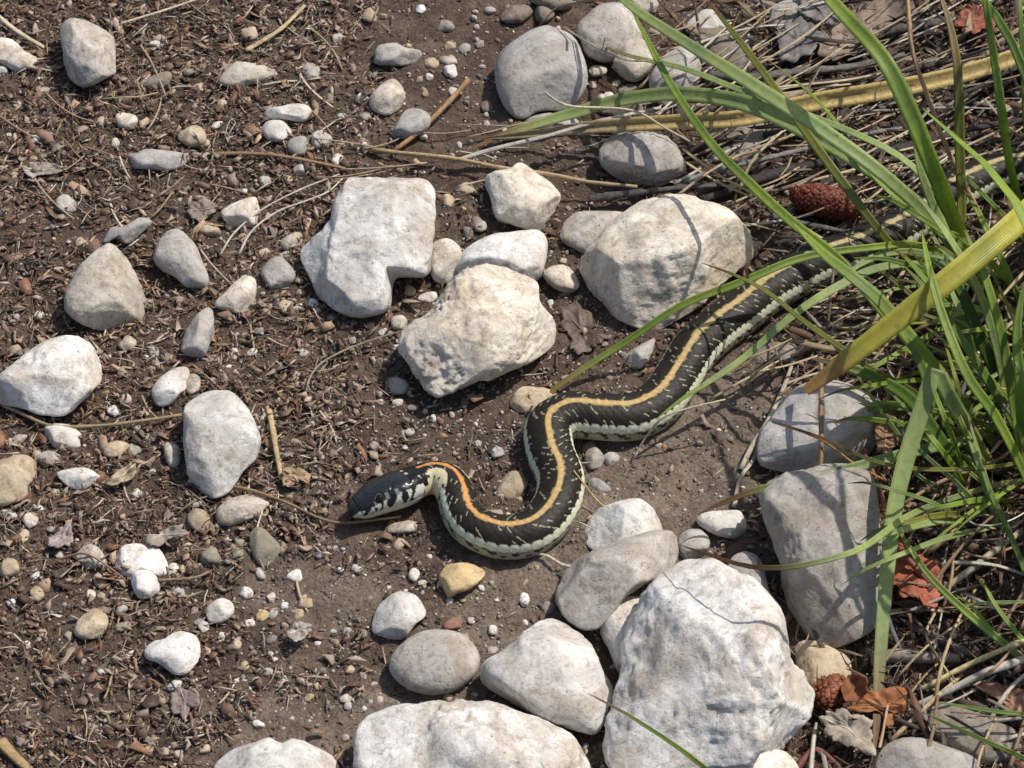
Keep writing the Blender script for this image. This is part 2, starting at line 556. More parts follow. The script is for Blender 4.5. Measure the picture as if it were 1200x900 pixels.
S('stone', FP((650, 690), (662, 665), (700, 645), (760, 625), (790, 625), (800, 645), (790, 665), (740, 695), (700, 735), (670, 730), (655, 715)),
  'grey', 'grey banded slab lying against the top of the largest boulder', depth=0.8, bury=0.15, facets=5, rough=0.04)
S('stone', FP((683, 630), (690, 605), (715, 590), (745, 585), (765, 598), (778, 620), (760, 635), (720, 648), (695, 645)),
  'white', 'creamy white block at the upper edge of the grey slab', depth=0.75, bury=0.2, facets=5, boxy=2.8)
S('stone', FP((701, 720), (715, 703), (745, 700), (770, 720), (770, 780), (730, 790), (712, 760)),
  'white', 'pale stone wedged between slab and largest boulder', depth=0.7, bury=0.15)
S('stone', FP((800, 912), (830, 885), (870, 878), (920, 882), (940, 900), (930, 940), (850, 950)),
  'white', 'white rounded stone half hidden below the largest boulder', depth=0.7, bury=0.2, lift=0.004)
S('stone', FP((250, 902), (270, 880), (310, 868), (328, 874), (345, 868), (380, 880), (405, 898), (400, 930), (330, 950), (260, 930)),
  'white', 'pinkish white stone with a crease across its top beside the long lumpy boulder', depth=0.6, bury=0.2)
S('stone', FP((1025, 900), (1040, 875), (1070, 866), (1110, 875), (1160, 900), (1150, 940), (1040, 940)),
  'blue', 'speckled grey stone below the curled brown leaf', depth=0.7, bury=0.2, rough=0.02)
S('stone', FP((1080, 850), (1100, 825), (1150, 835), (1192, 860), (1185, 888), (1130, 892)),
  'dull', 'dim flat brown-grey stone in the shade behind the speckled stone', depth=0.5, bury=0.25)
S('stone', FP((925, 765), (945, 752), (985, 763), (1000, 785), (975, 808), (945, 808)),
  'tan', 'cream flat stone tucked between two boulders and the cone', depth=0.55, bury=0.2, facets=5)
S('stone', FP((850, 672), (860, 652), (880, 648), (895, 660), (900, 690), (915, 712), (905, 745), (880, 730), (860, 695)),
  'grey', 'grey knobbly stone behind the right shoulder of the largest boulder', depth=0.7, bury=0.15)
S('stone', FP((817, 612), (825, 602), (850, 598), (870, 600), (877, 618), (865, 630), (838, 628)), 'white', 'small oblong white stone next to a round grey pebble below the snake', bury=0.2)
S('stone', FP((793, 640), (800, 625), (818, 620), (832, 632), (828, 648), (812, 658), (798, 652)), 'grey', 'round pale grey pebble at the end of the slab', bury=0.2)
S('stone', O3(400, 0, (500, 640), (520, 605), (590, 590), (630, 565), (670, 590), (720, 620), (765, 680), (755, 730), (720, 780), (690, 825), (600, 795), (545, 770), (520, 700)),
  'cream', 'angular white-grey stone just below the long tan stalk', depth=0.75, bury=0.12, facets=7, boxy=2.8)
S('stone', FP((535, 330), (540, 300), (565, 277), (600, 270), (630, 270), (641, 282), (638, 305), (625, 335), (600, 345), (560, 345)),
  'white', 'smooth white stone behind the pitted boulder', depth=0.7, bury=0.15)
S('stone', FP((504, 300), (508, 284), (525, 280), (540, 290), (543, 310), (535, 325), (520, 333), (506, 325)), 'cream', 'upright cream pebble between the two-lobed and pitted boulders', bury=0.15)
S('stone', FP((653, 270), (660, 248), (690, 243), (730, 248), (740, 270), (715, 290), (690, 300), (665, 290)), 'grey', 'low grey stone behind the smooth cream boulder', depth=0.5, bury=0.25)
S('stone', O3(400, 0, (905, 545), (930, 490), (1000, 460), (1070, 455), (1140, 480), (1190, 530), (1210, 590), (1170, 640), (1080, 660), (1000, 650), (930, 600)),
  'grey', 'mottled grey-brown stone beneath the dry strap leaf', depth=0.75, bury=0.14, rough=0.05, fine=0.03, facets=3, pits=0.02)
S('stone', O3(400, 0, (825, 95), (870, 45), (920, 8), (1000, 8), (1050, 60), (1075, 130), (1060, 150), (980, 210), (930, 230), (870, 205), (838, 150)),
  'grey', 'pale rounded stone behind the large round blue-grey stone', depth=0.75, bury=0.15, facets=3)
S('stone', O3(400, 0, (955, 215), (965, 165), (1010, 125), (1060, 130), (1100, 190), (1090, 245), (1040, 290), (1000, 285), (960, 250)),
  'cream', 'rounded cream stone leaning on the pale rounded stone', depth=0.8, bury=0.12, facets=2)
S('stone', O3(400, 0, (1085, 290), (1120, 210), (1170, 170), (1230, 160), (1270, 250), (1240, 330), (1180, 380), (1110, 370)), 'blue', 'shaded blue-grey stone behind thin grass blades and bark', bury=0.15)
S('stone', O3(800, 0, (10, 85), (60, 38), (110, 33), (150, 60), (165, 115), (130, 145), (60, 140), (15, 115)), 'white', 'white stone in front of a brown bark slab by the grass tip', bury=0.15)
S('stone', O3(800, 0, (300, 65), (335, 5), (400, -10), (440, 30), (420, 110), (350, 130), (308, 110)), 'grey', 'grey stone under a curled grey oak leaf', bury=0.2)
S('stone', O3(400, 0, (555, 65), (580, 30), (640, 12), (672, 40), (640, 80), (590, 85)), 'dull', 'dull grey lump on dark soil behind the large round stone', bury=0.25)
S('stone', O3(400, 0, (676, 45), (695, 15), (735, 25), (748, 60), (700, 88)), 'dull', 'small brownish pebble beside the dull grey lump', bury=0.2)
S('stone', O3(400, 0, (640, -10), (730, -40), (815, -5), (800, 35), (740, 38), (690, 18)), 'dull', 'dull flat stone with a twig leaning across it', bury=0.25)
S('stone', O3(400, 0, (1015, 0), (1060, -30), (1118, 0), (1100, 40), (1060, 52)), 'cream', 'brownish cream stone near the tip of a long green blade', bury=0.2)
S('stone', O3(400, 0, (640, 435), (680, 405), (740, 395), (820, 410), (860, 430), (800, 450), (700, 455)), 'blue', 'flat blue-grey stone squeezed under the large round stone', depth=0.5, bury=0.2)
S('stone', O3(400, 0, (900, 390), (960, 365), (1040, 352), (1085, 375), (1060, 400), (960, 410)), 'dull', 'flat dull pebble lying along the green leaf tip', depth=0.5, bury=0.3)
S('stone', O3(400, 0, (870, 250), (885, 228), (930, 235), (928, 262), (885, 270)), 'cream', 'small cream pebble in the gap right of the large round stone', bury=0.2)
# upper left
S('stone', O3(0, 0, (205, 95), (235, 62), (300, 65), (370, 105), (400, 140), (412, 240), (395, 270), (330, 305), (275, 300), (225, 240), (210, 170)),
  'grey', 'angular grey-brown block with a dark broken side face', depth=0.8, bury=0.1, facets=7, boxy=3.0, side=0.3)
S('stone', O3(0, 0, (-50, 140), (20, 128), (90, 180), (155, 215), (155, 240), (100, 250), (60, 255), (0, 225), (-50, 235)), 'cream', 'cream wedge-shaped stone beside the angular block', depth=0.6, bury=0.15)
S('stone', O3(0, 0, (770, 285), (815, 220), (850, 213), (950, 232), (978, 255), (975, 285), (905, 295), (830, 328), (800, 310)), 'cream', 'flat cream slab lying on the litter, alone', depth=0.45, bury=0.25, facets=5)
S('stone', O3(0, 0, (490, 290), (550, 260), (590, 248), (605, 270), (590, 300), (545, 315), (500, 305)), 'dull', 'thin grey stone lying flat near the angular block', depth=0.5, bury=0.2)
S('stone', O3(0, 0, (928, 390), (990, 372), (1050, 363), (1088, 375), (1094, 397), (1070, 428), (1010, 425), (935, 415)), 'white', 'white bar-shaped stone above a cluster of three pale pebbles', depth=0.8, bury=0.15)
S('stone', O3(0, 0, (918, 455), (940, 425), (985, 420), (1022, 455), (1015, 482), (980, 502), (940, 492)), 'white', 'round white pebble directly below the white bar-shaped stone', bury=0.2)
S('stone', O3(0, 0, (1008, 505), (1020, 482), (1070, 478), (1085, 510), (1075, 542), (1040, 552), (1013, 530)), 'blue', 'grey pebble touching the round white pebble', bury=0.2)
S('stone', O3(0, 0, (1088, 485), (1120, 456), (1167, 480), (1162, 510), (1120, 527), (1095, 512)), 'grey', 'pale pebble to the right of the grey pebble in the cluster', bury=0.2)
S('stone', O3(0, 0, (622, 470), (660, 440), (702, 443), (728, 475), (720, 507), (670, 518), (632, 497)), 'tan', 'rounded tan pebble above the long half-buried grey stone', bury=0.2)
S('stone', O3(0, 0, (440, 560), (460, 530), (530, 523), (620, 533), (672, 548), (640, 588), (590, 602), (520, 598), (448, 590)), 'blue', 'long half-buried grey stone lying flat in the litter', depth=0.6, bury=0.3, rough=0.03)
S('stone', O3(0, 0, (403, 410), (425, 393), (477, 408), (482, 437), (440, 467), (413, 442)), 'cream', 'small rough cream stone among dry straw', bury=0.2)
S('stone', O3(0, 0, (778, 745), (820, 715), (890, 690), (907, 715), (914, 782), (850, 802), (800, 787)), 'cream', 'squarish cream stone near pale dry fibres', bury=0.15, facets=6, boxy=2.8)
S('stone', O3(0, 0, (343, 842), (390, 800), (440, 795), (490, 763), (532, 780), (500, 817), (450, 857), (400, 838), (370, 862)), 'blue', 'bone-shaped pale grey stone above the triangular stone', depth=0.8, bury=0.15)
S('stone', O3(0, 0, (698, 808), (735, 783), (774, 805), (772, 832), (710, 828)), 'tan', 'small tan pebble below the squarish cream stone', bury=0.2)
S('stone', O3(0, 0, (193, 702), (230, 681), (272, 715), (267, 747), (213, 742)), 'grey', 'small pale pebble left of the bone-shaped stone', bury=0.25)
S('stone', O3(0, 0, (980, 850), (1040, 815), (1070, 830), (1062, 867), (1010, 882)), 'cream', 'small rough pebble touching fibres left of the two-lobed boulder', bury=0.25)
S('stone', O3(400, 0, (113, 200), (130, 160), (180, 150), (230, 166), (282, 180), (272, 217), (215, 232), (128, 230)), 'grey', 'oblong pale stone with rounded ends on dark gravelly soil', depth=0.8, bury=0.15)
S('stone', O3(400, 0, (98, 360), (115, 320), (160, 278), (197, 276), (222, 320), (217, 377), (165, 410), (113, 392)), 'cream', 'rounded cream pebble with a dark dent, uppermost of a pair', bury=0.15)
S('stone', O3(400, 0, (173, 490), (195, 430), (225, 386), (270, 380), (312, 405), (312, 447), (270, 477), (200, 499)), 'blue', 'teardrop-shaped pale grey stone beside the reddish twig', bury=0.18)
# left
S('stone', FP((78, 360), (82, 335), (100, 305), (116, 288), (128, 284), (150, 305), (165, 340), (172, 362), (165, 380), (145, 388), (110, 386), (90, 376)), 'cream', 'triangular cream-grey stone standing in dark litter', depth=0.75, bury=0.1, facets=6, side=-0.1)
S('stone', FP((180, 300), (190, 275), (205, 267), (225, 280), (238, 305), (246, 330), (238, 344), (225, 341), (205, 325), (188, 316)), 'blue', 'tapering pale grey stone right of the triangular stone', depth=0.8, bury=0.12)
S('stone', O3(0, 300, (755, 170), (800, 115), (850, 70), (892, 75), (902, 112), (887, 182), (850, 207), (800, 195)), 'cream', 'leaning cream stone below the tapering grey stone', bury=0.15)
S('stone', O3(0, 300, (913, 60), (935, 20), (975, 1), (1012, 25), (1037, 70), (1012, 117), (960, 127), (923, 97)), 'blue', 'round blue-grey pebble beside the two-lobed boulder', bury=0.2)
S('stone', O3(0, 300, (638, 310), (655, 250), (700, 195), (735, 176), (749, 215), (744, 280), (722, 352), (690, 374), (648, 347)), 'blue', 'narrow upright grey stone shaped like a tooth', depth=0.85, bury=0.15)
S('stone', O3(0, 300, (-20, 440), (15, 400), (90, 350), (150, 300), (230, 280), (290, 295), (342, 340), (370, 390), (357, 442), (300, 512), (240, 562), (170, 562), (90, 542), (10, 520), (-20, 490)), 'rough', 'large pinkish white rounded stone above a thin dry stalk', depth=0.65, bury=0.12, rough=0.05, fine=0.02, facets=4)
S('stone', O3(0, 300, (533, 475), (560, 430), (620, 390), (667, 400), (662, 450), (630, 492), (600, 522), (558, 524)), 'white', 'white nugget above the large smooth white stone', bury=0.15)
S('stone', O3(0, 300, (648, 450), (670, 413), (702, 430), (700, 472), (665, 487)), 'cream', 'small round pebble stuck to the white nugget', bury=0.2)
S('stone', O3(0, 300, (638, 550), (645, 520), (700, 483), (770, 470), (812, 480), (862, 540), (902, 610), (920, 650), (907, 712), (862, 762), (810, 832), (750, 854), (690, 832), (663, 770), (648, 680)), 'white', 'large smooth white stone with a pointed foot, alone left of the snake head', depth=0.65, bury=0.12, rough=0.04, fine=0.01, facets=5)
S('stone', O3(0, 300, (151, 610), (170, 591), (235, 591), (292, 630), (295, 662), (260, 687), (215, 687), (163, 640)), 'white', 'white stone just below the thin dry stalk', depth=0.6, bury=0.2)
S('stone', O3(0, 300, (118, 712), (160, 686), (210, 698), (225, 720), (180, 737), (128, 737)), 'grey', 'flat grey pebble between white stone and tan stone', depth=0.6, bury=0.2)
S('stone', O3(0, 300, (196, 765), (240, 748), (290, 743), (352, 775), (332, 802), (280, 824), (233, 802)), 'white', 'bright white stone with a pointed end', depth=0.7, bury=0.2, facets=5)
S('stone', O3(0, 300, (-25, 740), (20, 713), (70, 701), (122, 713), (130, 762), (102, 812), (97, 847), (50, 870), (-25, 872)), 'tan', 'tan bean-shaped stone left of the bright white stone', depth=0.7, bury=0.15)
S('stone', O3(0, 300, (363, 680), (385, 653), (430, 651), (460, 670), (442, 697), (400, 710), (368, 702)), 'tan', 'oval tan pebble beside a flat grey chip', bury=0.2)
S('stone', O3(0, 300, (573, 665), (600, 653), (632, 680), (637, 717), (615, 747), (588, 727)), 'cream', 'cream oval pebble left of the large smooth white stone', bury=0.2)
S('stone', FP((253, 600), (262, 588), (285, 579), (310, 581), (315, 590), (300, 606), (275, 616), (258, 613)), 'cream', 'flat cream stone just below the large smooth white stone', depth=0.6, bury=0.25)
# lower left
S('stone', O3(0, 600, (268, 155), (290, 120), (330, 116), (367, 150), (370, 182), (340, 197), (288, 192)), 'cream', 'half-buried hollowed pale pebble crossed by a fine twig', bury=0.25)
S('stone', O3(0, 600, (403, 165), (430, 118), (500, 113), (560, 133), (587, 170), (592, 212), (560, 227), (500, 205), (470, 227), (423, 212)), 'white', 'crumbly white stone capping a smooth white pebble', depth=0.6, bury=0.2, fine=0.03)
S('stone', O3(0, 600, (456, 230), (490, 205), (530, 213), (564, 255), (552, 292), (500, 307), (473, 282)), 'white', 'smooth white pebble under the crumbly white stone', bury=0.2)
S('stone', O3(0, 600, (700, 150), (750, 123), (777, 165), (757, 192), (713, 182)), 'olive', 'small olive-grey chip right of the crumbly white stone', bury=0.2)
S('stone', O3(0, 600, (873, 75), (905, 53), (960, 88), (987, 130), (962, 177), (920, 192), (888, 142)), 'olive', 'olive-grey slanted flat stone below the cream flat stone', depth=0.6, bury=0.2)
S('stone', O3(0, 600, (656, 20), (680, -12), (722, -2), (742, 35), (710, 70), (673, 52)), 'tan', 'round tan pebble left of the flat cream stone', bury=0.2)
S('stone', O3(0, 600, (260, 412), (290, 358), (330, 340), (377, 365), (380, 412), (340, 442), (283, 442)), 'tan', 'mottled tan round stone in brown litter', bury=0.2, fine=0.03)
S('stone', O3(0, 600, (723, 350), (750, 313), (800, 306), (825, 345), (802, 382), (750, 387)), 'white', 'round white pebble at the edge of the gravel patch', bury=0.2)
S('stone', O3(0, 600, (506, 480), (530, 453), (570, 450), (620, 423), (670, 426), (702, 460), (702, 512), (672, 562), (620, 567), (568, 532), (513, 512)), 'white', 'white and tan nodular stone with a small knob', depth=0.75, bury=0.15)
S('stone', O3(0, 600, (-8, 190), (20, 163), (57, 173), (70, 212), (40, 227), (-8, 222)), 'tan', 'pinkish tan pebble far from other stones in litter', bury=0.2)
# middle
S('stone', O3(400, 600, (106, 395), (130, 328), (180, 290), (240, 288), (287, 325), (302, 362), (262, 397), (220, 442), (160, 442), (113, 422)), 'white', 'rounded creamy white stone above the egg-shaped stone', depth=0.65, bury=0.2)
S('stone', O3(400, 600, (343, 225), (365, 190), (430, 176), (492, 188), (507, 220), (462, 267), (402, 287), (370, 302), (348, 265)), 'yellow', 'yellow-ochre angular stone below the snake loop', depth=0.7, bury=0.15, facets=6, boxy=2.8)
S('stone', O3(400, 300, (708, 60), (760, 30), (802, 40), (837, 80), (832, 117), (795, 132), (738, 107)), 'cream', 'pinkish cream pebble left of the smooth cream boulder', bury=0.2)
S('stone', O3(400, 300, (593, 505), (640, 460), (720, 463), (765, 490), (752, 522), (700, 547), (640, 552), (598, 532)), 'tan', 'flat tan stone sunk in the soil against the snake bend', depth=0.45, bury=0.4)
S('stone', O3(400, 300, (536, 820), (580, 768), (620, 756), (655, 790), (642, 832), (590, 862)), 'tan', 'tan pebble lying inside the snake curve', depth=0.6, bury=0.25)
S('stone', O3(400, 300, (853, 700), (890, 670), (925, 705), (912, 742), (870, 750)), 'grey', 'pinkish grey pebble tucked under the snake bend', bury=0.15)
S('stone', O3(400, 300, (920, 705), (945, 688), (977, 700), (972, 737), (930, 737)), 'blue', 'blue-grey pebble beside the pinkish pebble under the snake', bury=0.2)
S('stone', O3(400, 300, (865, 790), (900, 780), (950, 818), (932, 834), (880, 830)), 'blue', 'thin flat grey chip on sandy soil beside the snake', depth=0.4, bury=0.25)
S('stone', O3(400, 300, (988, 355), (1030, 325), (1102, 288), (1097, 332), (1070, 382), (1040, 397), (1000, 377)), 'grey', 'pale grey stone half under the snake by the leaf tip', depth=0.6, bury=0.2)
S('stone', O3(400, 300, (150, 435), (200, 426), (237, 450), (227, 482), (180, 487)), 'cream', 'rough crumbly pebble left of the pitted boulder foot', bury=0.3)
S('stone', O3(400, 300, (178, 215), (225, 210), (230, 250), (195, 272), (176, 245)), 'cream', 'small cream pebble beside a fine root and the pitted boulder', bury=0.2)
S('stone', O3(400, 300, (263, 152), (290, 128), (332, 126), (337, 147), (310, 167)), 'white', 'thin white chip between the two-lobed and pitted boulders', depth=0.5, bury=0.2)
S('stone', O3(400, 600, (150, 55), (190, 38), (240, 30), (287, 45), (270, 67), (165, 74)), 'cream', 'flat pale chip just below the snake head', depth=0.5, bury=0.25)
S('stone', O3(400, 600, (356, 397), (390, 373), (427, 380), (417, 412), (370, 417)), 'red', 'brick-red pebble on the sandy soil', bury=0.35)
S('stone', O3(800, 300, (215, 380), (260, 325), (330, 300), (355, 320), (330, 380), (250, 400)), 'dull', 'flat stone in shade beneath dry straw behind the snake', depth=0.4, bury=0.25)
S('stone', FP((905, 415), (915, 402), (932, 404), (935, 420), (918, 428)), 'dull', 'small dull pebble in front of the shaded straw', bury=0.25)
# small ones: told apart by colour and by the landmark they lie closest to
LAND = [(830, 780, 'the largest boulder'), (430, 280, 'the two-lobed boulder'), (560, 385, 'the pitted boulder'), (780, 300, 'the smooth cream boulder'), (635, 85, 'the large round stone'),
        (550, 865, 'the long lumpy boulder'), (965, 650, 'the grey wedge boulder'), (640, 790, 'the white triangular stone'), (508, 775, 'the egg-shaped stone'), (720, 675, 'the grey slab'),
        (612, 235, 'the angular white-grey stone'), (753, 185, 'the mottled stone'), (100, 60, 'the angular block'), (290, 88, 'the flat cream slab'), (337, 132, 'the white bar-shaped stone'),
        (183, 188, 'the long grey stone'), (283, 250, 'the squarish cream stone'), (125, 340, 'the triangular stone'), (213, 303, 'the tapering grey stone'), (230, 392, 'the tooth-shaped stone'),
        (61, 442, 'the pinkish white stone'), (259, 520, 'the smooth white stone'), (92, 560, 'the bright white stone'), (18, 560, 'the tan bean-shaped stone'), (165, 660, 'the crumbly white stone'),
        (310, 640, 'the olive-grey stone'), (107, 732, 'the mottled tan stone'), (203, 763, 'the nodular stone'), (330, 885, 'the creased stone'), (468, 722, 'the creamy white stone'),
        (540, 678, 'the yellow-ochre stone'), (465, 65, 'the oblong pale stone'), (455, 114, 'the dented cream pebble'), (482, 146, 'the teardrop-shaped stone'), (440, 585, 'the snake head'),
        (590, 625, 'the lower snake loop'), (690, 490, 'the upper snake bend'), (258, 715, 'the gravel patch'), (70, 120, 'the angular block')]
def landmark(px, py):
    return min(LAND, key=lambda q: (q[0] - px) ** 2 + (q[1] - py) ** 2)[2]
TONE = {'white': 'white', 'cream': 'cream', 'grey': 'grey', 'blue': 'pale grey', 'dull': 'dull brownish', 'olive': 'olive', 'tan': 'tan', 'yellow': 'yellow'}
def pebble(px, py, rx, ry, mat, seed):
    r = random.Random(seed)
    k = 9
    rot = r.uniform(-0.6, 0.6)
    pts = []
    for i in range(k):
        a = i * 2 * math.pi / k + r.uniform(-0.2, 0.2)
        q = r.uniform(0.82, 1.1)
        u, v = rx * q * math.cos(a), ry * q * math.sin(a)
        pts.append((px + u * math.cos(rot) - v * math.sin(rot), py + u * math.sin(rot) + v * math.cos(rot)))
    sz = 'tiny' if rx < 6 else 'small' if rx < 9.5 else 'thumbnail-sized'
    return stone('pebble', pts, mat, '%s %s pebble lying loose near %s' % (sz, TONE[mat], landmark(px, py)), 'pebbles scattered on the soil', depth=r.uniform(0.6, 0.85), bury=r.uniform(0.15, 0.3),
                 rough=0.08, facets=r.choice((2, 3, 5)), seed=seed, cat='pebble', sub=3)
# px, py, half width, half height, kind
PEB = [(2, 82, 9, 6, 'white'), (310, 213, 8, 7, 'grey'), (353, 200, 12, 9, 'grey'), (365, 84, 11, 12, 'grey'), (425, 114, 7, 7, 'white'), (428, 137, 8, 5, 'grey'),
       (545, 58, 8, 9, 'blue'), (528, 84, 9, 9, 'white'), (521, 30, 13, 8, 'dull'), (527, 54, 8, 7, 'tan'), (526, 71, 12, 7, 'cream'), (433, 18, 10, 10, 'tan'), (493, 11, 7, 6, 'white'),
       (503, 90, 5, 5, 'grey'), (492, 93, 4, 4, 'tan'), (530, 108, 7, 7, 'cream'), (562, 52, 6, 6, 'grey'), (575, 12, 8, 5, 'grey'), (505, 75, 10, 8, 'tan'), (570, 145, 4, 5, 'grey'),
       (570, 125, 8, 8, 'dull'), (180, 412, 8, 9, 'blue'), (150, 403, 12, 9, 'cream'), (275, 415, 7, 8, 'cream'), (133, 481, 8, 7, 'white'), (147, 468, 8, 7, 'grey'), (21, 516, 13, 6, 'cream'),
       (157, 527, 8, 9, 'grey'), (366, 355, 7, 6, 'white'), (371, 364, 5, 4, 'cream'), (18, 410, 9, 7, 'tan'), (46, 370, 6, 6, 'cream'), (388, 460, 6, 6, 'white'), (12, 604, 11, 7, 'white'),
       (36, 609, 11, 9, 'cream'), (27, 629, 8, 9, 'tan'), (203, 667, 8, 7, 'cream'), (118, 682, 8, 11, 'tan'), (43, 697, 10, 10, 'tan'), (288, 695, 9, 7, 'white'), (345, 676, 10, 8, 'white'),
       (150, 767, 9, 7, 'white'), (307, 722, 8, 7, 'yellow'), (320, 719, 6, 7, 'blue'), (293, 730, 6, 5, 'white'), (118, 789, 6, 5, 'white'), (13, 706, 6, 5, 'white'), (305, 672, 6, 8, 'grey'),
       (318, 700, 5, 6, 'cream'), (333, 710, 5, 5, 'white'), (358, 708, 10, 7, 'tan'), (350, 720, 7, 7, 'tan'), (261, 745, 6, 4, 'cream'), (276, 755, 7, 7, 'tan'), (287, 780, 6, 5, 'tan'),
       (314, 788, 7, 6, 'grey'), (322, 773, 4, 4, 'white'), (303, 849, 9, 5, 'white'), (340, 843, 6, 5, 'cream'), (205, 803, 11, 6, 'white'), (182, 813, 7, 5, 'cream'), (210, 885, 8, 6, 'cream'),
       (173, 880, 8, 6, 'tan'), (240, 878, 7, 5, 'tan'), (280, 635, 8, 7, 'olive'), (265, 633, 5, 4, 'white'), (279, 648, 7, 7, 'olive'), (220, 640, 6, 7, 'cream'), (70, 650, 6, 5, 'cream'),
       (210, 694, 8, 7, 'grey'), (145, 735, 13, 6, 'olive'), (142, 715, 8, 6, 'grey'), (50, 742, 6, 6, 'tan'), (80, 745, 5, 6, 'olive'), (485, 674, 8, 8, 'white'), (495, 685, 6, 6, 'cream'),
       (468, 638, 8, 7, 'tan'), (615, 703, 7, 9, 'white'), (642, 712, 8, 9, 'dull'), (577, 762, 7, 5, 'grey'), (503, 653, 4, 4, 'white'), (507, 681, 4, 4, 'white'), (527, 704, 5, 4, 'blue'),
       (407, 740, 6, 5, 'blue'), (410, 785, 6, 5, 'tan'), (552, 727, 5, 4, 'cream'), (578, 738, 6, 6, 'white'), (445, 820, 5, 5, 'cream'), (525, 817, 6, 5, 'tan'), (420, 896, 7, 6, 'tan'),
       (480, 341, 8, 8, 'tan'), (583, 530, 9, 7, 'blue'), (434, 382, 5, 5, 'tan'), (447, 390, 5, 5, 'grey'), (413, 399, 5, 5, 'grey'), (508, 490, 4, 5, 'white'), (664, 444, 6, 5, 'cream'),
       (560, 520, 5, 5, 'grey'), (690, 524, 10, 8, 'dull'), (738, 615, 5, 5, 'cream'), (560, 262, 10, 8, 'dull'), (545, 222, 13, 8, 'tan'), (525, 235, 9, 9, 'tan'), (548, 273, 7, 9, 'dull'),
       (563, 265, 9, 8, 'blue'), (700, 345, 6, 5, 'cream'), (645, 355, 4, 5, 'white'), (660, 306, 5, 4, 'grey'), (705, 115, 6, 5, 'cream'), (713, 112, 7, 5, 'white'), (695, 100, 5, 5, 'grey'),
       (735, 105, 12, 7, 'dull'), (722, 98, 6, 5, 'tan'), (254, 147, 8, 5, 'white'), (240, 168, 6, 6, 'cream'), (40, 163, 7, 6, 'white'), (135, 168, 7, 6, 'cream'), (120, 143, 7, 7, 'tan'),
       (285, 118, 9, 5, 'tan'), (260, 122, 6, 8, 'tan'), (293, 40, 11, 9, 'tan'), (345, 52, 9, 8, 'cream'), (183, 52, 9, 6, 'white'), (95, 285, 7, 8, 'tan'), (72, 245, 6, 5, 'grey'),
       (285, 278, 8, 5, 'tan'), (310, 297, 8, 6, 'tan'), (270, 265, 7, 6, 'cream'), (392, 215, 8, 5, 'cream'), (395, 187, 8, 8, 'cream'), (370, 75, 6, 6, 'grey'), (395, 45, 7, 7, 'grey'),
       (338, 210, 6, 5, 'tan'), (335, 360, 10, 9, 'cream'), (312, 366, 7, 5, 'tan'), (350, 360, 8, 4, 'white'), (322, 352, 6, 7, 'tan'), (303, 387, 6, 5, 'grey'), (345, 445, 7, 6, 'tan'),
       (310, 490, 5, 7, 'grey'), (320, 500, 9, 7, 'cream'), (160, 578, 5, 6, 'cream'), (178, 553, 5, 4, 'cream'), (105, 512, 5, 4, 'tan'), (65, 578, 6, 5, 'tan'), (230, 590, 8, 5, 'grey'),
       (160, 578, 7, 5, 'white'), (1085, 112, 9, 8, 'dull'), (1190, 110, 9, 8, 'dull')]
for i, (px, py, rx, ry, mt) in enumerate(PEB):
    pebble(px, py, rx, ry, mt, 1000 + i)
rq = random.Random(19)
for i in range(110):
    if i % 3:
        px, py = rq.uniform(5, 430), rq.uniform(5, 890)
    else:
        px, py = rq.choice([(340, 760), (530, 80), (330, 380), (500, 480), (450, 690)])
        px, py = px + rq.gauss(0, 55), py + rq.gauss(0, 50)
    rx = rq.uniform(4.2, 8)
    if any(math.hypot(px - q[0], py - q[1]) < 14 for q in PEB) or math.hypot((px - 470) / 1.8, py - 590) < 45 or (py > 850 and px > 240):
        continue
    pebble(px, py, rx, rx * rq.uniform(0.6, 0.95), rq.choice(('white', 'cream', 'cream', 'grey', 'blue', 'tan', 'tan', 'dull', 'olive')), 3000 + i)
#STONES-END

# ------------------------------------------------------------------ the snake
SN = [  # px, py of the body axis, half thickness in mm, from the snout
    (413, 597, 0), (430, 590, 0), (450, 581, 0), (473, 572, 0), (490, 563, 0), (508, 558, 0), (525, 564, 0), (535, 581, 0), (542, 602, 0), (558, 620, 0), (588, 629, 0), (625, 622, 0),
    (651, 594, 0), (657, 562, 0), (645, 530, 0), (644, 502, 0), (668, 488, 0), (705, 488, 0), (742, 485, 0), (774, 466, 0), (796, 434, 0),
    (822, 398, 0), (862, 364, 0), (905, 333, 0), (955, 308, 0), (1010, 290, 0), (1065, 262, 0), (1110, 228, 0), (1160, 202, 0), (1215, 190, 0), (1275, 200, 0), (1335, 225, 0), (1390, 215, 0), (1440, 180, 0), (1490, 150, 0)]
RAD_S = np.array([0, 40, 60, 90, 150, 260, 480, 620, 720, 800, 880, 960]) / 1000
RAD_R = np.array([9.6, 9.7, 10.2, 11.3, 13.0, 14.0, 14.2, 13.8, 12.5, 9.0, 5.0, 1.2]) / 1000
HEAD_L = 0.0395
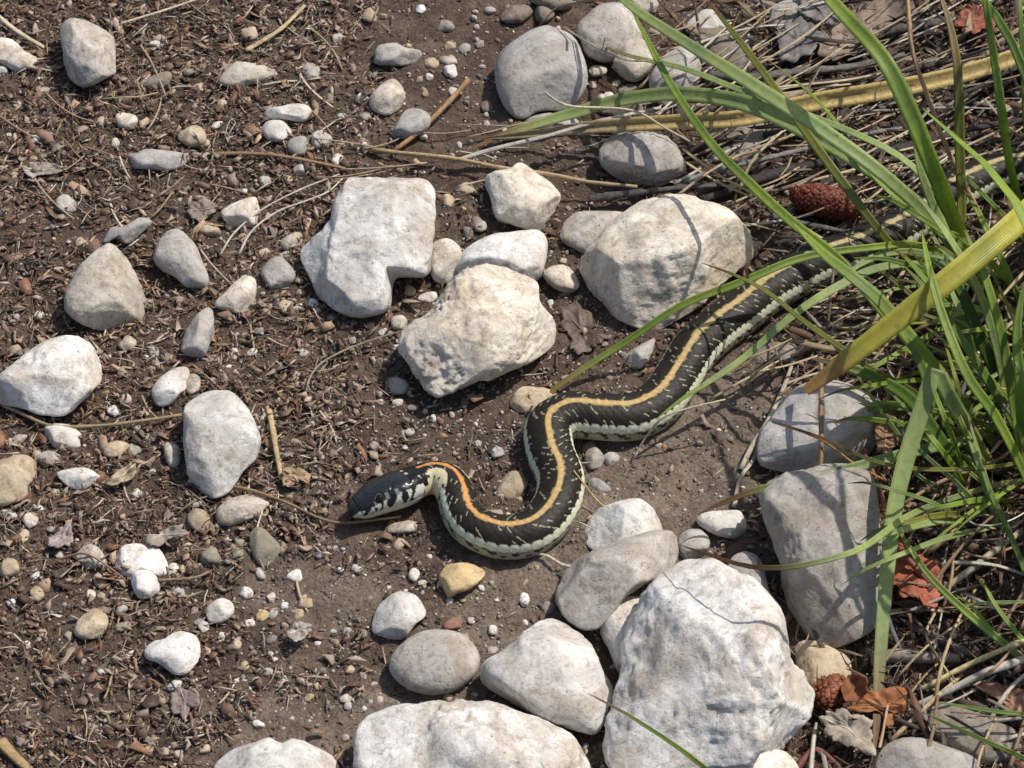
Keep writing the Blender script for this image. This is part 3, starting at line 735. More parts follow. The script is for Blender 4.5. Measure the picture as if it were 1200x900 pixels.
def snake():
    ctl = []
    for px, py, _ in SN:
        p = at(px, py, 0.012)
        ctl.append(p)
    NR, NS = 1500, 96
    C, Ltot = spline(ctl, NR)
    s = np.linspace(0, Ltot, NR)
    rb = np.interp(s, RAD_S * (Ltot / 0.96), RAD_R)
    rb = np.convolve(np.pad(rb, 20, mode='edge'), np.ones(41) / 41, 'valid')
    u = s / HEAD_L
    hw = np.interp(u, [0, 0.02, 0.06, 0.13, 0.3, 0.5, 0.68, 0.82, 0.98, 1.15, 1.4], np.array([1.0, 6.2, 8.3, 9.4, 10.9, 12.6, 13.7, 13.4, 11.6, 9.6, 9.7]) / 1000)
    hh = np.interp(u, [0, 0.02, 0.06, 0.13, 0.3, 0.5, 0.7, 0.9, 1.1, 1.4], np.array([1.0, 5.2, 6.8, 7.8, 9.2, 10.2, 10.5, 10.2, 9.6, 9.6]) / 1000)
    w = smoothstep(1.1, 1.45, u)
    rx = hw * (1 - w) + rb * w
    rz = hh * (1 - w) + rb * 0.9 * w
    ker = np.ones(9) / 9
    rx = np.concatenate([rx[:6], np.convolve(rx, ker, 'same')[6:-6], rx[-6:]])
    rz = np.concatenate([rz[:6], np.convolve(rz, ker, 'same')[6:-6], rz[-6:]])
    gzz = gh(C[:, 0], C[:, 1])
    gzz = np.convolve(np.pad(gzz, 20, mode='edge'), np.ones(41) / 41, 'valid')
    # body lies on the soil; the head is carried a little clear of it
    liftz = np.interp(u, [0, 0.6, 1.2, 2.2], [0.0050, 0.0045, 0.0032, 0.0])
    C[:, 2] = gzz + rz * 0.86 + liftz + np.interp(u, [0, 0.3, 0.6], [0.001, 0.0008, 0])
    T = unit(np.gradient(C, axis=0))
    UP = np.array([0, 0, 1.0])
    SD = unit(np.cross(T, UP))
    UPV = unit(np.cross(SD, T))
    # head and neck are rolled so that the flank shows
    rl = (0.42 * (1 - smoothstep(1.6, 3.2, u)))[:, None]
    SD, UPV = SD * np.cos(rl) + UPV * np.sin(rl), UPV * np.cos(rl) - SD * np.sin(rl)
    phi = np.linspace(-math.pi, math.pi, NS, endpoint=False)
    PH = np.tile(phi, (NR, 1))
    SS = np.tile(s[:, None], (1, NS))
    cp, sp = np.cos(PH), np.sin(PH)
    # slightly loaf-shaped section with a flat belly
    ex = np.sign(sp) * np.abs(sp) ** 0.92
    ez = np.where(cp > 0, cp, np.maximum(cp, -0.86 + 0.1 * (cp + 1)))
    # head: flatter crown, steeper cheeks
    hm = (1 - w)[:, None]
    ez = ez * (1 - 0.16 * hm * (cp > 0) * np.abs(cp) ** 3)
    ex = ex * (1 - hm * 0.12 * np.clip(cp, 0, 1))
    # scales: diamond lattice
    wrow = 4.2 / 21
    Ls = 0.0046
    A, B = SS / Ls, PH / wrow
    p, q = A + B / 2, A - B / 2
    p0, q0 = np.floor(p), np.floor(q)
    fp, fq = p - p0, q - q0
    edge = np.minimum.reduce([fp, 1 - fp, fq, 1 - fq])       # 0 at the rim of a scale
    phc = (p0 - q0) * wrow                                   # middle of the scale
    sc_ = (p0 + q0 + 1) / 2 * Ls
    rnd = _h(p0, q0, p0 * 0, 5)
    rnd2 = _h(p0, q0, p0 * 0, 8)
    body = w[:, None]
    dors = np.abs(PH) < 2.1
    relief = np.where(dors, 0.00016 * smoothstep(0, 0.3, edge), 0)
    # belly scutes
    relief = np.where(~dors, 0.0002 * np.abs(np.sin(SS / 0.0048 * math.pi)) ** 0.4, relief) * body
    Uh = SS / HEAD_L
    ah = np.abs(PH)
    hh_ = (1 - body) * (Uh < 1.1)
    groove = np.exp(-((np.abs(PH) - 0.32) / 0.05) ** 2) * (Uh > 0.3) * (Uh < 0.62) + np.exp(-(PH / 0.05) ** 2) * ((Uh > 0.62) | (Uh < 0.3)) * (Uh < 0.85)
    for u0 in (0.16, 0.30, 0.62, 0.86):
        groove = groove + np.exp(-((Uh - u0 - 0.06 * np.cos(PH * 3)) / 0.014) ** 2) * (ah < 0.95)
    brow = np.exp(-((Uh - 0.38) / 0.11) ** 2 - ((ah - 0.82) / 0.17) ** 2)
    orbit = np.exp(-((Uh - 0.38) / 0.07) ** 2 - ((ah - 1.12) / 0.16) ** 2)
    lipg = np.exp(-((ah - 1.93) / 0.06) ** 2) * (Uh < 0.9)
    bump_ = np.where((Uh > 0.55) & (ah > 0.7), 0.00012 * smoothstep(0, 0.3, edge), 0)
    relief = relief + hh_ * (-0.00035 * np.clip(groove, 0, 1) + 0.0010 * brow - 0.0006 * orbit - 0.0005 * lipg + bump_)
    RX = rx[:, None] + relief
    RZ = rz[:, None] + relief
    V = C[:, None, :] + (RX * ex)[..., None] * SD[:, None, :] + (RZ * ez)[..., None] * UPV[:, None, :]
    # -------- colour
    a = np.abs(PH)
    ac = np.abs(phc)
    col = np.empty((NR, NS, 3))
    col[:] = (0.0155, 0.0115, 0.008)
    col *= (0.75 + 0.5 * rnd)[..., None]
    wob = 0.5 + 0.5 * rnd2
    # pale skin showing as dashes between the scales
    bar = smoothstep(0.1, 0.9, np.sin(sc_ / 0.0135 * 2 * math.pi + 1.8 * np.sin(np.abs(phc) * 2.6 + sc_ * 60)))
    hit = (rnd < 0.16 + 0.60 * bar) & (ac < 0.98) & (ac > 0.15) & (rnd2 < 0.85)
    fa = (fq < 0.16) & (fp > 0.1)
    fb = (fp < 0.16) & (fq > 0.1)
    fl = np.where(phc > 0, fa, fb) & hit
    col[fl] = (0.42, 0.40, 0.25)
    # lower sides and belly
    scal = np.abs(np.sin(SS / Ls * math.pi + np.where(PH > 0, 0.4, 1.1)))
    low = a > 1.36
    col[low] = (0.34, 0.34, 0.235)
    bel = a > 1.95
    col[bel] = (0.42, 0.43, 0.33)
    spot = low & (ac < 1.72) & (((np.floor(sc_ / Ls + 0.01)) % 2 == 0) & (rnd > 0.3)) & (edge > 0.03)
    col[spot] = (0.02, 0.018, 0.014)
    sep = (a > 1.44) & (a < 1.52) & (scal > 0.35)
    col[sep] = (0.10, 0.095, 0.07)
    sp2 = (a > 1.7) & (a < 1.95) & (np.sin(SS / 0.0052 * math.pi) > 0.72)
    col[sp2] = (0.09, 0.085, 0.065)
    # lateral stripe, beaded by whole scales
    lat = (a > 1.10 - 0.11 * scal) & (a < 1.38 + 0.07 * scal)
    lc = np.array((0.62, 0.62, 0.46))
    col[lat] = lc
    col[lat & (scal < 0.16)] = lc * 0.72
    # dorsal stripe, orange behind the head turning yellow
    dw = 0.098 + 0.016 * (smoothstep(0, 0.45, edge) * 2 - 1) + 0.02 * np.clip(1 - SS / 0.12, 0, 1)
    dz = a < dw
    f = smoothstep(0.06, 0.15, SS)[..., None]
    f2 = smoothstep(0.25, 0.5, SS)[..., None]
    oc = np.array((0.58, 0.235, 0.06)) * (1 - f) + np.array((0.47, 0.325, 0.13)) * f
    oc = oc * (1 - f2) + np.array((0.43, 0.345, 0.175)) * f2
    oc = oc * (0.85 + 0.25 * smoothstep(0.0, 0.2, edge)[..., None])
    col = np.where(dz[..., None], oc, col)
    rim = (~dz) & (a < dw + 0.05) & (rnd < 0.35)
    col[rim] = (0.28, 0.22, 0.08)
    # head
    U = SS / HEAD_L
    head = U < 1.14
    top = np.array((0.020, 0.022, 0.026))
    hc = np.empty_like(col)
    hc[:] = top
    plate = np.abs(np.sin(U * 9 + np.cos(PH * 2))) < 0.05
    hc[plate & (a < 1.0)] = top * 0.45
    collar = U > 0.82
    hc[collar] = (0.010, 0.009, 0.008)
    # lips: white with black bars, slanting
    lipl = 1.30 + 0.08 * np.sin(U * 6)
    lip = (a > lipl) & (U < 0.98)
    hc[lip] = (0.50, 0.50, 0.41)
    Ub = U * 6.0 + 0.45 * (a - 1.4) + 0.15 + 0.22 * np.sin(U * 17) + 0.12 * np.sin(a * 9 + U * 30)
    bars = (np.mod(Ub, 1.0) < np.where(U > 0.25, 0.52, 0.34) + 0.12 * np.sin(np.floor(Ub) * 2.1)) & (a < 1.95) & (a > lipl - 0.1)
    hc[bars & (U < 0.98)] = (0.012, 0.011, 0.010)
    slate = (a > 0.98) & (a <= lipl) & (U > 0.2) & (U < 0.72)
    hc[slate & (np.mod(U * 6.2 + 0.3, 1.0) < 0.35)] = (0.17, 0.19, 0.18)
    chin = a > 2.0
    hc[chin] = (0.55, 0.47, 0.33)
    cres = (np.abs(U - (0.90 + 0.12 * np.cos((a - 1.2) * 2))) < 0.018) & (a > 0.75) & (a < 1.6)
    hc[cres] = (0.40, 0.42, 0.37)
    ps = (np.hypot((U - 0.86) * 1.0, (a - 0.2) * 0.3) < 0.026)
    hc[ps] = (0.45, 0.42, 0.25)
    er = np.hypot((U - 0.36) * 41, (a - 1.06) * 10.5)
    hc[er < 3.6] = (0.016, 0.017, 0.018)
    hc[er < 2.5] = (0.10, 0.085, 0.05)
    # pale crescent on the neck
    neck = (U >= 1.12) & (U < 1.85) & (a > 0.98 - 0.56 * np.cos(np.clip((U - 1.44) * 3.4, -1.6, 1.6)))
    col[neck] = (0.58, 0.52, 0.33)
    ns = (neck & (np.hypot(np.mod(U * 4.6 + 0.2, 1) - 0.5, (a - 1.05) * 1.6) < 0.17))
    col[ns] = (0.03, 0.025, 0.02)
    blk = (U > 1.0) & (U < 1.16 + 0.05 * np.cos(a * 2)) & ~(dz & (U > 1.06))
    col[blk] = (0.010, 0.009, 0.008)
    col[blk & (a > 1.55)] = (0.58, 0.47, 0.32)
    col = np.where((head & ~(dz & (U > 1.02)))[..., None], np.where((U > 1.0)[..., None], col, hc), col)
    idx = np.arange(NR * NS).reshape(NR, NS)
    r1 = np.roll(idx, -1, axis=1)
    F = np.stack([idx[:-1], idx[1:], r1[1:], r1[:-1]], -1).reshape(-1, 4)
    base = np.array([C[NR // 3, 0], C[NR // 3, 1], 0.0])
    root = bpy.data.objects.new('snake', None)
    COL.objects.link(root)
    root.location = base
    root['label'] = 'black garter snake with orange-yellow back stripe and cream side stripes winding over the soil'
    root['category'] = 'snake'
    rgh = np.where(U < 1.14, 0.24, 0.55) * np.ones_like(SS)
    me = mesh_np('body', V.reshape(-1, 3) - base, F, 'snake', col.reshape(-1, 3), attrs={'rgh': rgh.ravel()})
    bodyo = put('body', me, parent=root)
    # eyes
    D, Fc = ico(3)
    i = int(np.argmin(np.abs(u - 0.36)))
    for sg in (1, -1):
        ph = sg * 1.10
        pos = C[i] + SD[i] * rx[i] * 0.88 * math.sin(ph) + UPV[i] * rz[i] * 0.88 * math.cos(ph)
        put('eye', mesh_np('eye', D * 0.0023, Fc, 'eye'), pos - base, parent=bodyo)
    # forked tongue
    d = -T[0]
    def tube(pts, r0, r1):
        return tube_mesh(np.array(pts), r0, r1, 6, 10)
    p0_ = C[0] - d * 0.003 + np.array([0, 0, -0.0008])
    p1_ = p0_ + d * 0.007 + np.array([0, 0, -0.001])
    sdv = SD[0]
    VV, FF = [], []
    n0 = 0
    for sg in (1, -1):
        v, f = tube([p0_, p1_, p1_ + d * 0.004 + sdv * sg * 0.0018 + np.array([0, 0, -0.0022]), p1_ + d * 0.0065 + sdv * sg * 0.0032 + np.array([0, 0, -0.0042])], 0.0009, 0.00035)
        VV.append(v)
        FF.append(f + n0)
        n0 += len(v)
    put('tongue', mesh_np('tongue', np.vstack(VV) - base, np.vstack(FF), 'tongue'), parent=bodyo)
    return C


def tube_mesh(P, r0, r1, ns=6, n=14, bump=0.0, seed=0, flat=1.0, rmid=None):
    C, Lg = spline(P, n)
    T = unit(np.gradient(C, axis=0))
    ref = np.array([0, 0, 1.0])
    SD = unit(np.cross(T, ref) + 1e-6)
    UPV = np.cross(SD, T)
    k = np.linspace(0, 1, n)
    r = np.interp(k, [0, 0.5, 1], [r0, rmid if rmid else (r0 + r1) / 2, r1])
    if bump:
        rg = np.random.default_rng(seed)
        r = r * (1 + bump * rg.normal(size=n))
    a = np.arange(ns) * 2 * math.pi / ns
    V = C[:, None] + r[:, None, None] * (np.cos(a)[None, :, None] * SD[:, None] + flat * np.sin(a)[None, :, None] * UPV[:, None])
    V = V.reshape(-1, 3)
    idx = np.arange(n * ns).reshape(n, ns)
    r1_ = np.roll(idx, -1, 1)
    F = np.stack([idx[:-1], r1_[:-1], r1_[1:], idx[1:]], -1).reshape(-1, 4)
    V = np.vstack([V, C[0], C[-1]])
    c0, c1 = n * ns, n * ns + 1
    caps = []
    for i in range(0, ns, 2):
        caps.append([c0, idx[0, (i + 2) % ns], idx[0, (i + 1) % ns], idx[0, i]])
        caps.append([c1, idx[-1, i], idx[-1, (i + 1) % ns], idx[-1, (i + 2) % ns]])
    return V, np.vstack([F, np.array(caps)])


SNAKE_C = snake()
SNX = SNAKE_C[::12, :2]

# ------------------------------------------------------------------ grass blades
GREEN = (0.34, 0.47, 0.095)
PALE = (0.42, 0.53, 0.225)
DEEP = (0.25, 0.37, 0.08)
OLIVE = (0.30, 0.32, 0.075)
YEL = (0.60, 0.59, 0.12)
STRAW = (0.42, 0.33, 0.19)
BROWN = (0.26, 0.145, 0.07)


def blade_mesh(P3, w, col, tip=None, tiplen=0.15, fold=0.25, tilt=0.0, n=26, basew=0.6, face=(0, -0.55, 0.83), blunt=0.0):
    """strap leaf: five points across with a keel, given thickness, tapering to its tip (the last point)"""
    C, Lg = spline(P3, n)
    T = unit(np.gradient(C, axis=0))
    k = np.linspace(0, 1, n)
    fn = np.array(face, float)
    SD = unit(np.cross(T, fn))
    N = np.cross(SD, T)
    tl = np.asarray(tilt if not np.isscalar(tilt) else [tilt, tilt], float)
    ang = np.interp(k, np.linspace(0, 1, len(tl)), tl)
    S2 = SD * np.cos(ang)[:, None] + N * np.sin(ang)[:, None]
    N2 = np.cross(S2, T)
    ww = w * 0.5 * np.interp(k, [0, 0.12, 0.45, 0.8, 0.93, 1], [basew, 0.85 + 0.15 * blunt, 1, 0.72 + 0.26 * blunt, 0.40 + 0.52 * blunt, 0.06 + 0.55 * blunt])
    a = np.array([-1, -0.5, 0, 0.5, 1.0])
    th = 0.00022
    up = (np.abs(a) * fold)[None, :, None] * ww[:, None, None] * N2[:, None]
    ctr = C[:, None] + a[None, :, None] * ww[:, None, None] * S2[:, None] + up
    topv = ctr + th * N2[:, None]
    botv = ctr[:, ::-1] - th * N2[:, None]
    V = np.concatenate([topv, botv], 1).reshape(-1, 3)
    m_ = 10
    idx = np.arange(n * m_).reshape(n, m_)
    r1_ = np.roll(idx, -1, 1)
    F = np.stack([idx[:-1], r1_[:-1], r1_[1:], idx[1:]], -1).reshape(-1, 4)
    acr = np.tile(np.concatenate([a, a[::-1]]), n)
    kk = np.repeat(k, m_)
    c = np.tile(np.array(col), (n * m_, 1))
    c = c * (1 + 0.12 * np.sin(kk * 9 + w * 4000))[:, None]
    c[:, 0] *= 1 + 0.25 * np.clip(1 - kk * 5, 0, 1)
    if tip is not None:
        f = smoothstep(1 - tiplen, 1 - tiplen * 0.35, kk)[:, None]
        c = c * (1 - f) + np.array(tip) * f
    return V, F, c, acr


def mk_blade(name, P3, parent, base, **kw):
    V, F, c, acr = blade_mesh(P3, **kw)
    me = mesh_np(name, V - base, F, 'blade', c, attrs={'across': acr})
    return put(name, me, parent=parent)


def P3(pts):
    return np.array([at(p[0], p[1], p[2] / 1000) for p in pts])


#GRASS-BEGIN
tuss_base = at(1160, 380, 0)
tuss = bpy.data.objects.new('grass_tussock', None)
COL.objects.link(tuss)
tuss.location = tuss_base
tuss['label'] = 'tussock of long green arching grass blades on the shaded side of the snake'
tuss['category'] = 'grass'
# px, py, height in mm; from the root to the tip
BL = [
    ([(1135, 300, 5), (1108, 235, 60), (1090, 190, 90), (1067, 133, 115), (1033, 67, 135), (973, 0, 140), (930, -60, 130)], 25, GREEN, None, 0.1),
    ([(1120, 300, 4), (1060, 300, 30), (985, 210, 60), (920, 120, 70), (870, 52, 62), (838, 12, 52), (828, 0, 46)], 13, OLIVE, BROWN, 0.12),
    ([(1130, 300, 4), (1100, 262, 30), (1040, 212, 52), (965, 165, 60), (880, 124, 52), (800, 111, 36), (733, 117, 24), (673, 133, 14), (600, 155, 8), (540, 180, 5)], 25, PALE, BROWN, 0.16),
    ([(1128, 310, 4), (1095, 262, 40), (1035, 205, 70), (960, 150, 85), (870, 92, 90), (800, 48, 80), (740, 8, 70), (700, -30, 55)], 21, PALE, None, 0.1),
    ([(1125, 290, 4), (1110, 240, 40), (1060, 188, 60), (1000, 156, 68), (920, 126, 62), (860, 103, 50), (800, 80, 38), (740, 66, 24), (690, 48, 12)], 11, PALE, STRAW, 0.2),
    ([(1150, 470, 4), (1095, 432, 40), (1040, 372, 66), (985, 306, 80), (930, 262, 84), (880, 216, 82), (835, 170, 76), (790, 105, 66), (755, 40, 54), (735, 0, 44)], 14, GREEN, None, 0.1),
    ([(1140, 320, 3), (1080, 288, 30), (1020, 290, 44), (940, 302, 48), (870, 330, 46), (800, 357, 38), (745, 393, 24), (715, 412, 16), (690, 428, 12), (655, 452, 8), (640, 470, 4), (622, 555, 3)], 11, GREEN, BROWN, 0.34),
    ([(1130, 310, 3), (1040, 312, 40), (987, 333, 50), (933, 367, 48), (867, 423, 34), (800, 467, 30), (768, 492, 27)], 12, PALE, GREEN, 0.2),
    ([(1165, 560, 3), (1085, 470, 40), (1020, 432, 60), (985, 407, 66), (940, 375, 66), (900, 343, 62), (860, 322, 55), (822, 308, 48)], 8, OLIVE, BROWN, 0.15),
    ([(1165, 520, 3), (1098, 436, 45), (1062, 392, 66), (1030, 352, 80), (995, 322, 88), (965, 298, 90), (930, 262, 90)], 21, GREEN, None, 0.1),
    ([(1140, 560, 3), (1115, 535, 30), (1070, 472, 52), (1030, 445, 64), (985, 428, 70), (950, 420, 66)], 18, (0.15, 0.27, 0.04), STRAW, 0.15),
    ([(1160, 545, 3), (1115, 470, 70), (1099, 436, 86), (1094, 433, 88), (1083, 470, 78), (1062, 535, 62), (1047, 600, 48), (1038, 680, 32), (1032, 752, 20), (1029, 800, 14), (1026, 860, 10), (1022, 905, 8)], 23, PALE, BROWN, 0.3),
    ([(1170, 500, 3), (1125, 517, 22), (1067, 530, 34), (1000, 548, 40), (933, 565, 38), (884, 575, 34), (850, 588, 30), (818, 602, 26)], 15, PALE, BROWN, 0.26),
    ([(1225, 530, 3), (1195, 542, 30), (1130, 550, 46), (1060, 548, 52), (1010, 535, 52), (960, 512, 48), (905, 493, 42)], 6, OLIVE, BROWN, 0.35),
    ([(1215, 560, 3), (1170, 568, 14), (1110, 586, 22), (1062, 606, 52), (1020, 636, 84), (990, 650, 96), (930, 664, 98), (880, 664, 90), (830, 650, 76), (796, 638, 62)], 9, PALE, BROWN, 0.4),
    ([(1225, 620, 3), (1200, 556, 40), (1167, 490, 75), (1133, 440, 98), (1105, 372, 112), (1090, 320, 120), (1080, 270, 118)], 14, GREEN, None, 0.1),
    ([(1230, 720, 3), (1210, 690, 14), (1183, 625, 30), (1160, 575, 42), (1145, 525, 52), (1134, 487, 58)], 8, DEEP, STRAW, 0.12),
    ([(1200, 270, 3), (1193, 232, 25), (1183, 190, 52), (1174, 130, 90), (1164, 60, 120), (1155, 0, 145), (1150, -50, 150)], 13, GREEN, None, 0.1),
    ([(1215, 240, 3), (1205, 180, 50), (1200, 100, 90), (1196, 20, 120), (1192, -40, 130)], 9, DEEP, None, 0.1),
    ([(1128, 300, 3), (1127, 240, 20), (1125, 180, 42), (1124, 120, 66), (1121, 70, 86), (1112, 25, 100), (1098, -15, 110)], 15, OLIVE, STRAW, 0.5),
    ([(1225, 800, 3), (1195, 770, 12), (1130, 715, 26), (1090, 676, 34), (1065, 640, 38), (1048, 612, 40)], 10, GREEN, None, 0.1),
    ([(1240, 790, 3), (1205, 775, 10), (1165, 742, 16), (1140, 712, 20), (1120, 697, 22)], 8, GREEN, None, 0.1),
    ([(1235, 780, 3), (1200, 752, 16), (1170, 715, 26), (1155, 690, 30), (1143, 674, 32)], 7, GREEN, None, 0.1),
    ([(1240, 690, 3), (1205, 704, 22), (1160, 706, 26), (1112, 711, 26)], 5, PALE, None, 0.1),
    ([(1245, 850, 3), (1205, 838, 20), (1160, 833, 26), (1100, 823, 28)], 6, DEEP, None, 0.1),
    ([(1245, 920, 3), (1205, 891, 16), (1150, 866, 22), (1080, 834, 24)], 6, DEEP, None, 0.1),
    ([(1205, 560, 3), (1192, 505, 25), (1182, 440, 55), (1170, 380, 80), (1152, 320, 100), (1130, 270, 112)], 15, GREEN, None, 0.1),
    ([(1210, 580, 3), (1200, 520, 25), (1196, 450, 60), (1192, 390, 80), (1200, 330, 95)], 16, GREEN, None, 0.1),
    ([(1200, 520, 3), (1160, 450, 45), (1125, 395, 68), (1090, 345, 82), (1060, 312, 88)], 13, DEEP, None, 0.1),
    ([(1180, 470, 3), (1150, 400, 40), (1130, 350, 60), (1112, 320, 68), (1085, 300, 72)], 17, (0.10, 0.19, 0.04), None, 0.1),
    ([(1180, 480, 3), (1170, 420, 30), (1150, 350, 62), (1125, 300, 84), (1095, 255, 96), (1070, 225, 100)], 12, PALE, None, 0.1),
    ([(1150, 330, 3), (1125, 290, 22), (1100, 255, 38), (1080, 205, 62), (1070, 160, 80)], 14, PALE, STRAW, 0.12),
    ([(1135, 300, 3), (1108, 270, 25), (1080, 250, 40), (1045, 228, 52), (1010, 190, 60), (985, 150, 66), (950, 110, 66), (900, 70, 62)], 6, GREEN, STRAW, 0.15),
    ([(1140, 330, 3), (1090, 300, 26), (1045, 296, 36), (1008, 310, 38), (985, 330, 36)], 11, PALE, None, 0.1),
    ([(1160, 420, 3), (1100, 330, 40), (1050, 306, 54), (1000, 302, 60)], 10, DEEP, None, 0.1),
    ([(1190, 600, 3), (1120, 540, 20), (1070, 505, 30), (1030, 482, 36), (1000, 470, 38)], 6, GREEN, None, 0.1),
    ([(1175, 600, 3), (1080, 560, 14), (1060, 520, 26), (1030, 478, 40), (1005, 440, 54), (990, 415, 60)], 6, PALE, STRAW, 0.15),
    ([(1150, 560, 3), (1120, 515, 20), (1095, 470, 40), (1080, 430, 56), (1060, 390, 66)], 16, DEEP, None, 0.1),
]
for i, (pts, w, c, tip, tl) in enumerate(BL):
    r = random.Random(i)
    mk_blade('blade', P3(pts), tuss, tuss_base, w=w * 0.86 * MM, col=c, tip=tip, tiplen=tl, fold=r.uniform(0.12, 0.4), tilt=[r.uniform(-0.5, 0.5), r.uniform(-0.35, 0.35)], n=34)
rg = random.Random(31)
for i in range(60):
    bx, by = rg.uniform(1120, 1230), rg.uniform(300, 620)
    an = rg.uniform(1.7, 2.9) if i % 3 else rg.uniform(2.9, 3.7)
    ln = rg.uniform(70, 190)
    dx, dy = math.cos(an) * ln, -math.sin(an) * ln
    h1 = rg.uniform(25, 70)
    pts = [(bx, by, 2), (bx + dx * 0.3, by + dy * 0.3 - 4, h1 * 0.6), (bx + dx * 0.6, by + dy * 0.6, h1), (bx + dx * 0.85, by + dy * 0.85 + 6, h1 * 0.95), (bx + dx, by + dy + 16, h1 * 0.8)]
    mk_blade('blade', P3(pts), tuss, tuss_base, w=rg.uniform(3, 9) * MM, col=rg.choice((GREEN, PALE, GREEN, GREEN, OLIVE)), tip=rg.choice((None, STRAW, BROWN)), tiplen=0.2, fold=rg.uniform(0.1, 0.4), tilt=[rg.uniform(-0.6, 0.6), rg.uniform(-0.6, 0.6)], n=20)
# the broad yellowing blade that hangs out over the others
mk_blade('blade', P3([(1330, 130, 30), (1260, 195, 90), (1200, 252, 118), (1130, 312, 118), (1060, 368, 106), (1000, 415, 92), (968, 440, 84), (944, 458, 78)]), tuss, tuss_base,
         w=30 * MM, col=YEL, tip=(0.50, 0.31, 0.13), tiplen=0.105, fold=0.22, tilt=0.25, n=70, basew=1.0, blunt=0.62)['label'] = 'broad yellow-green blade with a brown dry tip'
# the far side of the tussock, leaning away from the picture: it shades the ground under the blades
rg = random.Random(77)
for i in range(85):
    bx, by = (rg.uniform(1235, 1360), rg.uniform(60, 800)) if i % 5 else (rg.uniform(1225, 1520), rg.uniform(120, 860))
    b0 = at(bx, by, 0)
    hgt = rg.uniform(0.09, 0.28)
    az = rg.uniform(-1.1, 1.1) if i % 4 else rg.uniform(1.0, 2.0)
    ln = rg.uniform(0.05, 0.20)
    dx, dy = math.cos(az) * ln, math.sin(az) * ln
    pts = np.array([b0 + (0, 0, 0.002), b0 + (dx * 0.15, dy * 0.15, hgt * 0.45), b0 + (dx * 0.45, dy * 0.45, hgt * 0.82), b0 + (dx * 0.8, dy * 0.8, hgt), b0 + (dx * 1.3, dy * 1.3, hgt * 0.9)])
    mk_blade('blade', pts, tuss, tuss_base, w=rg.uniform(5, 10) / 1000, col=rg.choice((GREEN, PALE, DEEP, OLIVE)), fold=0.3, tilt=rg.uniform(-1.5, 1.5), n=12)
# the thin blade that crosses the big boulder
bb = at(860, 925, 0)
V, F, c, acr = blade_mesh(P3([(865, 930, 2), (830, 903, 40), (795, 876, 62), (745, 843, 74), (715, 826, 76), (688, 812, 74)]), 5 * MM, GREEN, STRAW, 0.3, 0.3, 0.2)
put('grass_shoot', mesh_np('grass_shoot', V - bb, F, 'blade', c, attrs={'across': acr}), bb, label='single thin green grass blade crossing in front of the largest white boulder', cat='grass blade')
#GRASS-END

# ------------------------------------------------------------------ dry stalks, twigs, strips
def stalk(name, pts, w, col, label, cat, group=None, mat='dry', w2=None, flat=1.0, bump=0.06, n=18, ns=6, parent=None):
    P = P3(pts)
    P[:, 2] += np.array([ground_z(p) for p in P])
    V, F = tube_mesh(P, w * MM / 2, (w2 if w2 is not None else w * 0.7) * MM / 2, ns, n, bump, int(abs(pts[0][0] * 3 + pts[0][1])), flat)
    base = np.array([P[0][0], P[0][1], P[0][2]])
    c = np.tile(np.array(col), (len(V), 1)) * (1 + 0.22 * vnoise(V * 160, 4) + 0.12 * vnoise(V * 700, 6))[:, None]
    return put(name, mesh_np(name, V - base, F, mat, np.clip(c, 0, 1)), base, label=label, cat=cat, group=group, parent=parent)


GREYS = (0.36, 0.33, 0.29)
#DRY-BEGIN
D_ = stalk
D_('dry_stalk', [(432, 179, 3), (470, 183, 6), (530, 188, 9), (590, 196, 11), (640, 203, 13), (690, 212, 12), (747, 221, 9)], 6, (0.40, 0.29, 0.16), 'long straight tan stalk lying above the angular white-grey stone', 'stalk', w2=5)
D_('twig', [(462, 180, 4), (490, 158, 6), (512, 138, 7), (530, 116, 8), (549, 95, 10)], 6, (0.30, 0.175, 0.085), 'short reddish-brown twig pointing up beside the teardrop-shaped stone', 'twig', w2=8)
D_('dry_straw', [(530, 192, 6), (580, 176, 14), (640, 160, 20), (700, 144, 22), (775, 126, 22)], 8, (0.40, 0.36, 0.30), 'pale grey straw lying just under the green leaf tip', 'straw', flat=0.4)
D_('dry_stalk', [(-12, 468, 3), (25, 486, 5), (62, 499, 6), (120, 499, 5), (170, 495, 5), (213, 488, 5)], 5, (0.30, 0.23, 0.13), 'thin dry stalk running below the large pinkish white stone', 'stalk', w2=4)
D_('twig', [(268, 568, 5), (300, 575, 5), (340, 590, 4), (372, 606, 4), (402, 613, 5), (470, 606, 4)], 4, (0.26, 0.17, 0.085), 'thin bent twig leading to the snake snout', 'twig', w2=3)
D_('dry_straw', [(314, 474, 3), (319, 500, 5), (324, 530, 6), (330, 562, 3)], 8, (0.42, 0.31, 0.17), 'short upright tan straw right of the large smooth white stone', 'straw', flat=0.4)
D_('dry_straw', [(288, 60, 3), (310, 45, 5), (332, 30, 6), (357, 6, 6)], 8, (0.46, 0.36, 0.20), 'flat golden straw beside the tan pebble at the litter edge', 'straw', flat=0.35)
D_('dry_straw', [(-8, 12, 4), (20, 32, 5), (52, 52, 3)], 8, (0.50, 0.43, 0.31), 'thick pale straw ending at the angular block', 'straw', flat=0.5)
D_('dry_straw', [(128, 28, 3), (165, 19, 6), (200, 8, 7), (232, -4, 6)], 5, (0.50, 0.43, 0.31), 'long pale straw behind the angular block', 'straw', flat=0.5)
D_('dry_straw', [(250, 178, 3), (300, 180, 5), (345, 187, 6), (405, 201, 4)], 7, (0.24, 0.15, 0.08), 'dark brown straw bundle below the cluster of pale pebbles', 'straw', flat=0.5)
D_('dry_fibre', [(258, 300, 3), (275, 272, 5), (308, 246, 7), (352, 226, 7), (398, 208, 5)], 3, (0.46, 0.42, 0.35), 'curved pale fibre passing the squarish cream stone', 'fibre')
